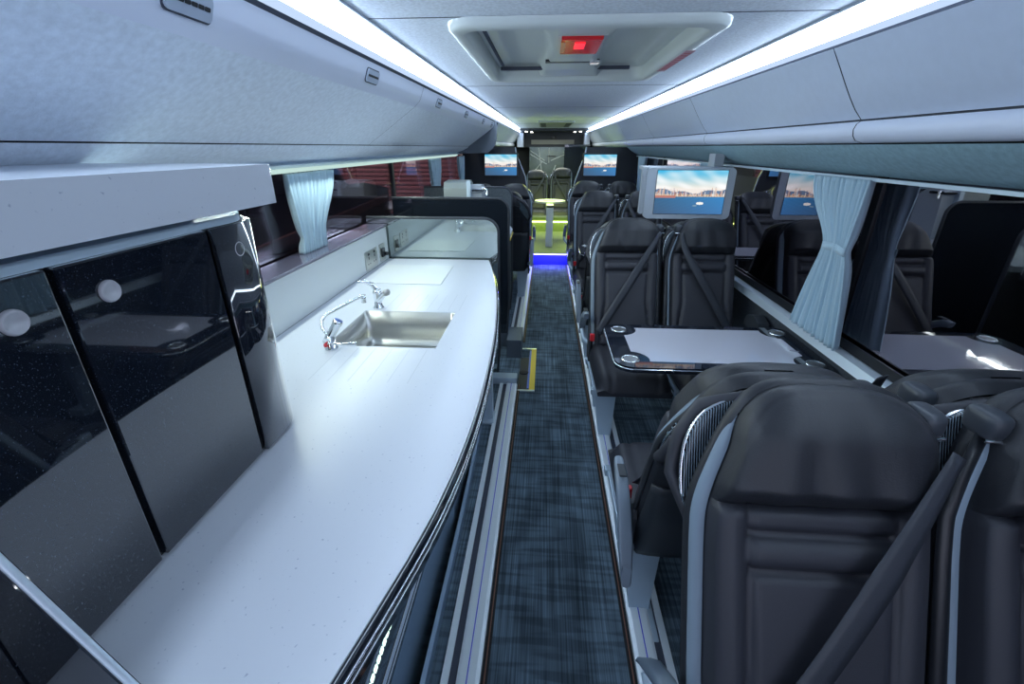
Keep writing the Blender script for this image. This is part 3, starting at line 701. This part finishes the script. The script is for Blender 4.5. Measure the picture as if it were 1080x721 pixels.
# step well with yellow edge
t = thing('step_well', (-.11,3.2,0), 'small step well in the aisle with a yellow edge strip', 'step well')
m = MB(); m.box((-.082,2.86,.0), (-.042,3.57,.006)); m.build('yellow_strip', M['yellow'], t)
m = MB(); m.box((-.098,2.88,.0), (-.082,3.54,.005)); m.build('blue_strip', M['blue'], t)
m = MB(); m.box((-.165,2.86,.0), (-.098,3.40,.004)); m.build('well_floor', M['darkwall'], t)
for yy in (2.84, 3.57):
    m = MB(); m.box((-.164,yy,.0), (-.042,yy+.018,.007)); m.build('end_trim', M['alu'], t)
m = MB(); m.lathe([(.0,.006),(.030,.006),(.036,.004),(.036,0)], (-.130,3.13,.004)); m.build('rubber_disc', M['rubber'], t)

# second unit beyond the partitions with a coffee machine
t = thing('galley_unit', (-.75,4.1,0), 'black galley unit with white top behind the black partition', 'counter')
m = MB(); m.box((-1.19,3.66,0), (-.40,4.60,.86)); m.build('body', M['blackglass'], t, bevel=.004)
m = MB(); m.slab([(-1.195,3.655),(-.36,3.655),(-.30,3.9),(-.30,4.3),(-.36,4.605),(-1.195,4.605)], .86,.90); m.build('worktop', M['counter'], t, bevel=.003)
m = MB(); m.tube([(-.36,3.655,.866),(-.296,3.9,.866),(-.296,4.3,.866),(-.36,4.60,.866)], .005, 6); m.build('yellow_edge', M['yellow'], t)
t = thing('coffee_machine', (-.70,4.15,.9), 'silver coffee machine with a glass sided front on the galley unit', 'coffee machine')
m = MB(); m.side([(4.00,.901),(4.32,.901),(4.32,1.30),(4.22,1.335),(4.03,1.325),(4.00,1.28)], -.865,-.66, False); m.build('body', mat('machine_grey', (.34,.38,.37), .35, .3), t, bevel=.012, seg=3)
m = MB(); m.side([(3.985,.901),(4.02,.901),(4.05,1.335),(4.0,1.34)], -.668,-.635); m.build('side_fin', M['alu2'], t, bevel=.004)
m = MB(); m.side([(4.02,.901),(4.30,.901),(4.30,1.23),(4.20,1.30),(4.05,1.31)], -.64,-.545); m.build('brew_head', M['greyplastic'], t, bevel=.014, seg=3)
m = MB(); m.box((-.63,4.01,1.25),(-.535,4.18,1.275)); m.build('cup_tray', M['chrome'], t, bevel=.004)
m = MB(); m.tube([(-.54,4.05,1.28),(-.50,4.03,1.27),(-.50,4.02,1.22)], .008, 8); m.build('steam_pipe', M['chrome'], t)
m = MB(); m.box((-1.2,3.66,1.12), (-1.0,4.6,1.145)); struct('window_sill', m, M['splash'])
m = MB(); m.box((-1.2,4.65,1.10), (-1.08,6.9,1.12)); struct('window_sill', m, M['alu2'])

# ------------------------------------------------------------------ tables
def inlay_poly(x0,x1,y0,y1,cups,r):
    # rectangle with scooped corners round the cup holders
    def scoop(cx, cy, a0, a1): return [(cx+r*math.cos(R(a)), cy+r*math.sin(R(a))) for a in [a0+(a1-a0)*k/8 for k in range(9)]]
    c = cups
    return scoop(c[0][0],c[0][1], 80,10)[::-1][::-1] 
def table(x0,x1,y0,y1,z,label,near=True):
    t = thing('folding_table', ((x0+x1)/2,(y0+y1)/2,0), label, 'table', 'tables between facing seats')
    def out(i): return ([(x0+.02+i,y1-.02-i)]+[(x0+i,lerp(y1-.06,y0+.10,.5))]+[(x0+i,y0+.12)]+arc(x0+.085,y0+.085,.085-i,190,265,6)+[(x0+.16,y0+i),(x1-.10,y0+i+.005)]+arc(x1-.06,y0+.07,.06-i,-80,-5,5)+[(x1-i,y1-.06)]+arc(x1-.05,y1-.05,.05-i,5,85,4)+[(x0+.09,y1-i)]+arc(x0+.07,y1-.07,.07-i,100,165,4))
    o1 = out(0); seen = []
    pl = []
    # ordered by angle about the centre: convex outline
    cx, cy = (x0+x1)/2,(y0+y1)/2
    pl = sorted(o1, key=lambda p: math.atan2((p[1]-cy)/(y1-y0),(p[0]-cx)/(x1-x0)))
    m = MB(); m.slab(pl, z-.028, z); tp = m.build('tabletop', M['tableglass'], t, bevel=.004)
    m = MB(); m.tube([(a,b,z-.012) for a,b in pl]+[(pl[0][0],pl[0][1],z-.012)], .004, 6); m.build('chrome_edge', M['chrome'], tp)
    cups = [(x0+.075,y0+.085),(x1-.065,y0+.085),(x1-.065,y1-.070),(x0+.075,y1-.075)]
    r = .085
    ix0,ix1,iy0,iy1 = x0+.085,x1-.085,y0+.055,y1-.055
    P = []
    def sc(c, a0, a1): return [(c[0]+r*math.cos(R(a0+(a1-a0)*k/8)), c[1]+r*math.sin(R(a0+(a1-a0)*k/8))) for k in range(9)]
    P += sc(cups[0], 80, -15); P += sc(cups[1], 195, 100); P += sc(cups[2], 260, 165); P += sc(cups[3], 15, -80)
    m = MB(); m.slab(P, z, z+.0012); m.build('white_inlay', M['inlay'], t)
    if near:
        m = MB()
        mk = [(0,.018),(.016,.020),(.022,.012),(.030,.010),(.034,.0),(.020,.002),(.014,.008),(.004,.010)]
        m.slab([(1.165+a*1.1, 2.02+b*1.2) for a,b in mk][::-1], z+.001, z+.0024); m.build('printed_mark', mat('mark_grey', (.25,.26,.32), .4), t)
    for c in cups:
        m = MB(); m.lathe([(.0,-.040),(.026,-.040),(.030,-.03),(.032,.002),(.038,.004),(.041,.001),(.0412,-.001)], (c[0],c[1],z+.0005), (0,0,1), 28); cu = m.build('cup_holder', M['chrome'], t)
        m = MB(); m.lathe([(.0,.0016),(.031,.0016)], (c[0],c[1],z), (0,0,1), 24); m.build('cup_holder_well', mat('cup_inner', (.38,.40,.42), .3, .8) if 'cupi' not in M else M['cupi'], cu)
    m = MB(); yl = (y0+y1)/2 if near else y0-.02; m.box((x1-.08,yl-.03,.2), (x1-.04,yl+.03,z-.028)); m.box((x1-.06,yl-.05,.2), (1.298,yl+.05,.24)); m.build('support_leg', M['frame'], t, bevel=.004)
    m = MB(); m.box((x0+.2,(y0+y1)/2-.02,z-.06), (x1-.05,(y0+y1)/2+.02,z-.028)); m.build('under_beam', M['black'], t, bevel=.004)
    return t
table(.328,1.272,1.81,2.335,.72,'white centred black edged table with chrome cup holders between the facing seats')
table(.328,1.235,4.06,4.54,.72,'small black table with cup holders beyond the seats of the white table', False)
# wall bracket beside the near table
m = MB(); m.side([(2.42,.64),(2.62,.64),(2.60,.70),(2.52,.725),(2.44,.70)], 1.19,1.25); o = m.build('wall_bracket', M['shell'], bevel=.01); tag(o, 'dark rounded bracket on the wall beyond the right end of the white table', 'bracket')
# oval lounge table
t = thing('oval_table', (.07,7.75,.15), 'pale oval table on one wide leg at the end of the aisle', 'table')
m = MB(); el = [(.07+.25*math.cos(R(a)), 7.75+.24*math.sin(R(a))) for a in range(0,360,10)]
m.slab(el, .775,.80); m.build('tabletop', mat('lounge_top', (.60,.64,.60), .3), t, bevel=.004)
m = MB(); m.slab(rrect(-.03,7.70,.16,7.80,.03), .80,.802); m.build('dark_plate', M['black'], t)
m = MB(); 
for k in range(4): m.box((-.015+k*.042,7.73,.802),(.010+k*.042,7.77,.803))
m.build('plate_marks', M['white'], t)
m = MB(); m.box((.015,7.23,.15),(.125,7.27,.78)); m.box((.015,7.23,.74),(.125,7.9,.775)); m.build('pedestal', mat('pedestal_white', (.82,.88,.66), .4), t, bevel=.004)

# ------------------------------------------------------------------ screens
def screen_mat():
    m = D.materials.new('screen_picture'); m.use_nodes = True; nt = m.node_tree; nt.nodes.clear()
    a = nt.nodes.new('ShaderNodeVertexColor'); a.layer_name = 'Col'
    e = nt.nodes.new('ShaderNodeEmission'); e.inputs[1].default_value = .36; o = nt.nodes.new('ShaderNodeOutputMaterial')
    nt.links.new(a.outputs[0], e.inputs[0]); nt.links.new(e.outputs[0], o.inputs[0]); return m
M['screen'] = screen_mat()
def srgb(c): return tuple((v/255)**2.2 for v in c)
def picture(nx=128, ny=72):
    rnd = random.Random(3)
    bl = []      # skyline blocks
    for k in range(95):
        x = rnd.random(); h = rnd.uniform(.03,.15)*(1+.5*math.sin(x*9)); w = rnd.uniform(.004,.011)
        bl.append((x, w, .44+max(.02,h*.8), rnd.choice([(225,200,185),(200,190,200),(170,120,110),(240,235,230),(120,110,125),(215,170,140)])))
    cols = []
    for j in range(ny):
        v = (j+.5)/ny
        for i in range(nx):
            u = (i+.5)/nx
            if v > .58:
                t = (v-.58)/.42; c = [lerp(a,b,t**1.2) for a,b in zip((240,232,220),(60,175,225))]
                n = math.sin(u*9+2*math.sin(v*9))*math.sin(v*17+u*4)+.5*math.sin(u*23+v*17)
                k = max(0,min(1,.5*n+.5))*(1-.55*t); c = [lerp(a,252,k) for a in c]
            elif v > .46:
                hill = .53+.04*math.sin(u*7+1)+.025*math.sin(u*19)
                c = (105,130,160) if v < hill else (240,232,225)
            elif v > .40: c = (215,195,165) if (i*7+j*3) % 5 else (150,125,120)
            else:
                t = v/.40
                deep = (70,95+25*u,125+50*u); c = [lerp(a,b,t*.6) for a,b in zip(deep,(60,110+30*u,150+50*u))]
                if (i*13+j*29) % 17 == 0: c = [x*1.2 for x in c]
            for x, w, h, cc in bl:
                if abs(u-x) < w and .41 < v < h and (i+2*j) % 4: c = cc
            if u < .30 and .38 < v < .43: c = (175,110,105) if (i+j) % 3 else (200,150,135)
            # a white boat with its wake
            if ((u-.66)/.055)**2+((v-.25)/.035)**2 < 1: c = (245,245,240)
            if .56 < u < .62 and abs(v-.20) < .015: c = (130,160,180)
            cols.append(srgb([min(255,max(0,q)) for q in c]))
    return nx, ny, cols
PIC = picture()
def screen_mesh(name, x0,x1,z0,z1,y,parent):
    nx, ny, cols = PIC; vs = []; fs = []
    for j in range(ny+1):
        for i in range(nx+1): vs.append((lerp(x0,x1,i/nx), y, lerp(z0,z1,j/ny)))
    for j in range(ny):
        for i in range(nx): a = j*(nx+1)+i; fs.append((a,a+1,a+nx+2,a+nx+1))
    m = MB(); m.add(vs, fs); o = m.build(name, M['screen'], parent)
    ca = o.data.color_attributes.new('Col','FLOAT_COLOR','CORNER')
    for k, p in enumerate(o.data.polygons):
        for li in p.loop_indices: ca.data[li].color = (*cols[k],1)
    return o
t = thing('drop_down_monitor', (.905,3.1,1.5), 'grey framed screen showing a harbour city, hanging from the right lockers', 'screen')
m = MB(); m.wall(rrect(.635,1.172,1.178,1.482,.03), 3.10,3.135); m.build('housing', M['screenbez'], t, bevel=.006, seg=3)
m = MB(); m.wall(rrect(.694,1.200,1.132,1.470,.004,2), 3.0985,3.1005); m.build('bezel', M['black'], t)
screen_mesh('screen_image', .697,1.129,1.203,1.467, 3.098, t)
m = MB(); m.box((.64,3.137,1.462),(1.17,3.42,1.482)); m.box((1.10,3.30,1.482),(1.16,3.42,1.56)); m.build('hinge_arm', M['greyplastic'], t)
m = MB(); m.wall(rrect(.606,1.20,.634,1.48,.01), 3.11,3.15); m.build('side_cheek', M['greyplastic'], t, bevel=.004)
# screens on the black walls
for x0, x1, lab in ((-.87,-.42,'left'),(.52,.965,'right')):
    t = thing('wall_screen', ((x0+x1)/2,6.87,1.2), 'small screen with harbour city picture on the %s far black wall' % lab, 'screen', 'far wall screens')
    m = MB(); m.wall(rrect(x0-.02,1.21,x1+.02,1.525,.01), 6.865,6.888); m.build('bezel', M['black'], t, bevel=.003)
    screen_mesh('screen_image', x0,x1,1.23,1.505, 6.863, t)
# black walls
m = MB(); m.wall([(-1.19,.15),(-.30,.15),(-.26,1.0),(-.30,1.22),(-.37,1.38),(-.43,1.52),(-.44,1.60),(-1.19,1.60)], 6.89,6.93); struct('wall_bulkhead_left', m, M['darkwall'])
m = MB(); m.wall([(1.26,.15),(.41,.15),(.38,1.0),(.41,1.16),(.47,1.34),(.53,1.50),(.54,1.60),(1.26,1.60)][::-1], 6.89,6.93); struct('wall_bulkhead_right', m, M['darkwall'])
for pth in ([(.38,1.0),(.41,1.16),(.47,1.34),(.53,1.50),(.54,1.60)],[(-.26,1.0),(-.30,1.22),(-.37,1.38),(-.43,1.52),(-.44,1.60)]):
    m = MB(); m.tube([(a,6.885,b) for a,b in pth], .008, 6); struct('edge_highlight', m, M['vent'])  # pale tube stands for the highlight along the black wall's inner edge
# rack boxes that close the lockers at the rear
for x0, x1 in ((-.70,-.56),(.86,.98)):
    m = MB(); m.wall([(x0,1.60),(x1,1.60),(x1,1.90),(x0,1.90)], 11.6,12.0); struct('trim_11', m, M['panel'])
# rear header with lamps, rear window
m = MB(); m.box((-1.19,11.95,1.60),(1.29,12.05,1.98)); m.box((-.62,11.0,1.93),(.90,11.95,1.979)); struct('wall_header', m, M['darkwall'])
m = MB(); m.box((-.38,11.93,1.66),(.64,11.95,1.76)); struct('trim_12', m, mat('beige_panel', (.22,.22,.19), .5))
for x, y, w_ in ((-.47,11.15,'at the near left end'),(-.36,11.45,'on the left behind another'),(.62,11.45,'on the right behind another'),(.73,11.15,'at the near right end')):
    t = thing('spot_lamp', (x,y,1.915), 'small bright spot lamp %s of the dark rear header' % w_, 'lamp', 'header spot lamps')
    m = MB(); m.lathe([(.0,-.020),(.026,-.020),(.030,-.004)], (x,y,1.927)); m.build('lens', M['spot'], t)
    m = MB(); m.lathe([(.030,-.012),(.042,-.010),(.044,.002)], (x,y,1.927)); m.build('bezel', M['chrome'], t)
m = MB(); m.box((.10,11.90,1.78),(.20,11.96,1.85)); o = m.build('camera_dome', M['black'], bevel=.02, seg=3); tag(o, 'small black dome in the middle of the dark rear header', 'camera')
t = thing('rear_mirror', (.1,11.9,.8), 'large greyish green glass panel behind the lounge seats', 'glass panel')
m = MB(); m.box((-.42,11.90,.75),(.54,11.93,1.60)); m.build('panel', mat('rear_glass', (.17,.21,.205), .15, .3, noise=(3,.25)), t)
for i, (a, b, w) in enumerate((((-.40,1.52),(-.05,1.30),.012),((-.40,1.44),(.0,1.22),.010),((-.20,1.58),(-.10,.95),.010),((.05,1.58),(.05,1.25),.010),((.10,1.30),(.54,1.48),.012),((-.36,.98),(-.10,1.28),.012),((.12,.95),(.22,1.20),.012))):
    m = MB(); m.tube([(a[0],11.895,a[1]),(b[0],11.895,b[1])], w, 6); m.build('reflected_line', mat('bar_pale', (.50,.55,.55), .5) if i == 0 else D.materials['bar_pale'], t)  # pale lines shown by the reflective glass, put on as thin tubes
m = MB(); m.box((0.0,11.885,1.38),(.22,11.90,1.41)); m.build('dark_slot', M['black'], t)
t = thing('dark_cabinet', (.75,11.6,.15), 'dark glossy box on the right beside the rear glass panel', 'cabinet')
m = MB(); m.box((.40,11.5,.15),(1.0,11.88,1.66)); m.build('body', M['blackglass'], t, bevel=.01)
# lounge bench & step below seats
t = thing('lounge_bench', (.07,8.7,.15), 'green lit padded bench front under the lounge seats', 'bench')
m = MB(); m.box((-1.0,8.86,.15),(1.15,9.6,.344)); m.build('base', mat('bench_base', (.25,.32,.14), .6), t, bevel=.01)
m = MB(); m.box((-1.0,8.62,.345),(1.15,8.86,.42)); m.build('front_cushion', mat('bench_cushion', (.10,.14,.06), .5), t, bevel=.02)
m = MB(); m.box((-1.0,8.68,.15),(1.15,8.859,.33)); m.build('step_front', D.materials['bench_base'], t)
m = MB(); m.box((-.9,8.60,.325),(1.1,8.62,.344)); m.build('edge_light', M['loungeled'], t)

# ------------------------------------------------------------------ roof hatch
t = thing('roof_hatch', (.12,2.4,1.95), 'grey roof hatch with a raised centre and red lamp in the ceiling', 'roof hatch')
o_ = rrect(-.345,1.71,.585,3.10,.10,8); i_ = rrect(HX0+.01,1.795,HX1-.015,3.03,.06,8)
def loop(z, pts): return [(x,y,z) for x,y in pts]
def off(k): return rrect(-.345+k,1.71+k,.585-k,3.10-k,.10-k*.4,8)
m = MB(); m.sheet([loop(1.979,o_), loop(1.960,off(.004)), loop(1.952,off(.016)), loop(1.950,off(.05)), loop(1.956,i_), loop(1.985,[(lerp(x,.1,.01),lerp(y,2.4,.01)) for x,y in i_]), loop(2.05,[(lerp(x,.1,.02),lerp(y,2.4,.02)) for x,y in i_])][::-1], True, True); m.build('frame', M['hatch'], t)
m = MB(); NX, NY = 44, 44; rows = []
def hz(x, y):
    u = (x-.115)/.40; v = (y-2.4)/.62
    sad = .042*(1-sstep(.26,.34, abs(u) - .16*abs(v)**1.6 + .02))      # raised saddle in the middle
    rim = .018*sstep(.84,.92,max(abs(u),abs(v)))
    return 2.035 - sad - rim
for j in range(NY+1):
    y = lerp(1.78,3.02,j/NY); rows.append([(x, y, hz(x,y)) for x in [lerp(HX0,HX1,i/NX) for i in range(NX+1)]][::-1])
m.sheet(rows); m.build('lid', M['hatch'], t)
m = MB(); m.box((-.262,1.84,2.010),(-.250,2.92,2.018)); m.build('left_slot', M['seam'], t)
t2 = MB(); t2.box((.045,2.07,1.978),(.205,2.37,2.004)); rl = t2.build('red_lamp', mat('red_lens', (.55,.01,.02), .15, emis=(1,.02,.03), es=.03), t, bevel=.004)
m = MB(); m.box((.098,2.12,1.974),(.140,2.24,1.979)); m.build('lit_bulb', mat('lit_red', (.8,.02,.03), .3, emis=(1,.02,.04), es=.35), rl)
m = MB(); m.box((.044,2.10,1.9745),(.060,2.32,1.979)); m.build('orange_end', mat('orange_lens', (.75,.22,.03), .3), rl)
m = MB(); m.box((.030,2.055,1.990),(.220,2.385,2.0075)); m.build('lamp_surround', M['hatch'], rl)
m = MB(); m.box((-.02,2.66,1.992),(.25,2.70,2.004)); m.build('release_slot', M['black'], t)
m = MB(); m.box((.20,2.64,1.985),(.25,2.71,1.996)); m.build('release_handle', M['chrome'], t, bevel=.003)
m = MB(); m.box((HX0+.03,2.93,1.996),(HX1-.10,2.955,2.012)); m.build('far_slot', M['seam'], t)
m = MB(); m.slab([(.537,2.15),(.575,2.15),(.575,2.68),(.537,2.68)], 1.9485,1.9500); m.build('warning_label', mat('warning_pink', (.60,.32,.38), .5), t)
for k in range(9):
    m = MB(); m.box((.543,2.19+k*.05,1.9478),(.570,2.215+k*.05,1.9487)); m.build('label_text', D.materials.get('label_red') or mat('label_red', (.55,.12,.16), .5), t)
# small ceiling vent further back
t = thing('ceiling_vent', (.13,8.9,1.97), 'small grey ceiling vent between the light coves near the rear', 'vent')
m = MB(); m.box((-.15,7.95,1.955),(.42,9.9,1.979)); m.build('plate', M['greyplastic'], t, bevel=.01)
m = MB(); m.box((-.12,8.2,1.950),(-.03,9.6,1.956)); m.build('grille', M['seam'], t); m = MB(); m.box((.30,8.2,1.950),(.39,9.6,1.956)); m.build('grille', M['seam'], t)

# ------------------------------------------------------------------ curtains
def curtain(xin, sgn, ytop, ymid, ybot, ztop, zmid, zbot, label, n=110, folds=11, tie=True):
    """hangs in the plane x=xin; gathered at zmid"""
    t = thing('curtain', (xin, sum(ymid)/2, zbot), label, 'curtain', 'pleated pale blue curtains')
    rows = []; NZ = 34
    for k in range(NZ+1):
        v = k/NZ; z = lerp(ztop, zbot, v); vm = (ztop-zmid)/(ztop-zbot)
        if v < vm: q = sstep(0,1,(v/vm)**1.3)*.75+.25*(v/vm); a = lerp(ytop[0],ymid[0],q); b = lerp(ytop[1],ymid[1],q)
        else: q = min(1,(v-vm)/(1-vm+1e-6))**.8; a = lerp(ymid[0],ybot[0],q); b = lerp(ymid[1],ybot[1],q)
        row = []
        for i in range(n+1):
            u = i/n; wob = .3*math.sin(9*u+2)
            amp = .019*(1-.35*math.exp(-((v-vm)/.08)**2))
            d = amp*math.sin(2*math.pi*folds*(u+.03*math.sin(7*u)) + wob) + .005*math.sin(2*math.pi*folds*2.7*u+1)
            row.append((xin - sgn*d - sgn*.006*math.exp(-((v-vm)/.06)**2), lerp(a,b,u)+.004*math.sin(40*u+6*v), z))
        rows.append(row)
    m = MB(); m.sheet(rows); m.build('cloth', M['curtain'], t, solid=.0015)
    if tie:
        m = MB(); a, b = ymid; m.sheet([[(xin-sgn*(.020+.004*math.sin(i*.9)), lerp(a-.006,b+.006,i/12), zmid+h_+.008*math.sin(i/12*math.pi)) for i in range(13)] for h_ in (-.016,.016)]); m.build('tie_band', M['curtain'], t, solid=.003)
    return t
curtain(1.232, 1, (1.905,2.29), (1.93,2.09), (1.83,2.20), 1.485, 1.205, .815, 'pale blue pleated curtain tied in the middle beside the right hand window', folds=12)
curtain(1.245, 1, (3.75,4.02), (3.80,3.95), (3.78,3.98), 1.485, 1.2, .86, 'pale blue curtain on the right behind the drop down screen', folds=7, tie=False)
curtain(1.245, 1, (6.25,6.70), (6.40,6.60), (6.3,6.65), 1.485, 1.2, .86, 'pale curtain on the right next to the far screen wall', folds=7, tie=False)
curtain(-1.150, -1, (2.05,2.52), (2.10,2.33), (2.08,2.32), 1.489, 1.20, 1.13, 'pale blue gathered curtain over the left window beside the sink', folds=12, tie=False)
curtain(-1.150, -1, (4.75,5.25), (4.82,5.15), (4.85,5.15), 1.489, 1.20, 1.13, 'pale blue curtain on the left above the black partition', folds=8, tie=False)
curtain(-1.150, -1, (6.3,6.72), (6.40,6.65), (6.4,6.65), 1.489, 1.20, 1.12, 'pale blue curtain on the left next to the far screen wall', folds=7, tie=False)

# ------------------------------------------------------------------ outside, seen through the left windows
m = MB(); m.box((-14,-8,-1.1),(14,24,-1.05)); struct('ground', m, mat('yard_floor', (.03,.03,.035), .7, noise=(1,.3)))
def shutter():
    m, nt, b = nodes('brick_red_shutter'); L = nt.links
    tc = nt.nodes.new('ShaderNodeTexCoord'); w = nt.nodes.new('ShaderNodeTexWave'); w.bands_direction = 'Z'; w.inputs['Scale'].default_value = 2.6
    L.new(tc.outputs['Object'], w.inputs['Vector']); c = nt.nodes.new('ShaderNodeValToRGB'); c.color_ramp.elements[0].color = (.10,.04,.05,1); c.color_ramp.elements[1].color = (.30,.14,.15,1)
    L.new(w.outputs['Fac'], c.inputs[0]); L.new(c.outputs[0], b.inputs['Base Color']); return m
t = thing('roller_shutter', (-5.0,16,-1), 'dull red slatted wall outside seen through the far left window', 'shutter')
m = MB()
for k in range(36): m.wall([(-7.2,-1+k*.12),(-2.2,-1+k*.12),(-2.2,-.89+k*.12),(-7.2,-.89+k*.12)], 14.0-(k%2)*.02,14.1)
m.build('slats', shutter(), t)
t = thing('parked_van', (-3.6,5.5,-1.05), 'dark van outside the left window with a pale roof pillar', 'van')
body = [(2.0,-.85),(8.0,-.85),(8.3,.2),(8.2,.95),(7.2,1.10),(6.5,1.12),(5.7,1.85),(2.4,1.95),(1.9,1.6)]
m = MB(); m.side(body, -4.6,-2.75); m.build('body', mat('van_dark', (.05,.05,.06), .3, noise=(2,.4)), t, bevel=.08, seg=3)
m = MB(); m.side([(2.5,1.15),(5.3,1.15),(5.6,1.25),(5.2,1.75),(2.6,1.82)], -2.752,-2.735); m.build('side_window', M['blackglass'], t)
m = MB(); m.tube([(-2.74,6.35,1.12),(-2.76,5.95,1.50),(-2.85,5.55,1.84),(-3.0,5.1,1.90)], .05, 8); m.build('roof_pillar', M['alu2'], t)
m = MB(); m.side([(2.2,.55),(8.0,.75),(8.0,.85),(2.2,.65)], -2.76,-2.70); m.build('rub_strip', mat('brown_rail', (.20,.12,.12), .5), t)
for y in (3.0,7.2):
    m = MB(); m.lathe([(.0,.0),(.20,.0),(.33,.02),(.34,.1),(.34,.22),(.0,.22)], (-2.95,y,-.72), (1,0,0), 28); m.build('wheel', M['rubber'], t)

# ------------------------------------------------------------------ lights
def area(name, loc, size, sy, power, col, rot=(0,0,0)):
    l = D.lights.new(name, 'AREA'); l.shape = 'RECTANGLE'; l.size = size; l.size_y = sy; l.energy = power; l.color = col
    o = D.objects.new(name, l); COL.objects.link(o); o.location = loc; o.rotation_euler = rot; return o
area('yard_fill', (-4.6, 8.5, 4.6), 3, 2, 380, (1,.85,.8), (R(55),0,0))  # unseen light added to brighten the slatted wall and van outside
area('yard_fill', (-2.2, 3.0, 4.8), 1, 4, 60, (1,.9,.8), (0,R(-20),0))  # second added light over the yard
area('front_fill', (.05, Y0-.4, 1.45), 2.3, 1.3, 13, (.72,.84,1), (R(90), 0, 0))  # added fill from behind the camera to brighten the interior
area('pelmet_strip', (-1.10, 2.2, 1.49), .02, 3.4, 5.0, (.86,1,.95), (0, R(-48), 0))
area('lounge_down_light', (.08, 7.75, 1.56), .5, .9, 10, (.82,1,.20))
area('lounge_rear', (.1, 10.4, 1.9), .8, 1.0, 9, (.95,1,.85))
l = D.lights.new('step_glow', 'AREA'); l.shape='RECTANGLE'; l.size=.46; l.size_y=.02; l.energy=1.6; l.color=(.12,.1,1)
o = D.objects.new('step_glow', l); COL.objects.link(o); o.location=(.085,6.60,.17); o.rotation_euler=(R(-25),0,0)

w = D.worlds.new('night'); bpy.context.scene.world = w; w.use_nodes = True
w.node_tree.nodes['Background'].inputs[0].default_value = (.10,.12,.18,1); w.node_tree.nodes['Background'].inputs[1].default_value = .12

# ------------------------------------------------------------------ camera
F = 480.0; TH = math.atan(205.5/F); YW = math.atan(37*math.cos(TH)/F)
cam = D.cameras.new('cam'); co = D.objects.new('camera', cam); COL.objects.link(co)
cam.sensor_width = 36; cam.lens = F/1080*36; cam.clip_start = .02; cam.clip_end = 100
co.location = (0,0,1.6); co.rotation_euler = (math.pi/2-TH, 0, YW)
sc = bpy.context.scene; sc.camera = co
sc.view_settings.view_transform = 'Standard'; sc.view_settings.look = 'None'; sc.view_settings.gamma = 1; sc.view_settings.exposure = 1.55
sc.view_settings.use_curve_mapping = False
try: sc.cycles.max_bounces = 12; sc.cycles.diffuse_bounces = 6; sc.cycles.glossy_bounces = 6; sc.cycles.use_denoising = True
except Exception: pass
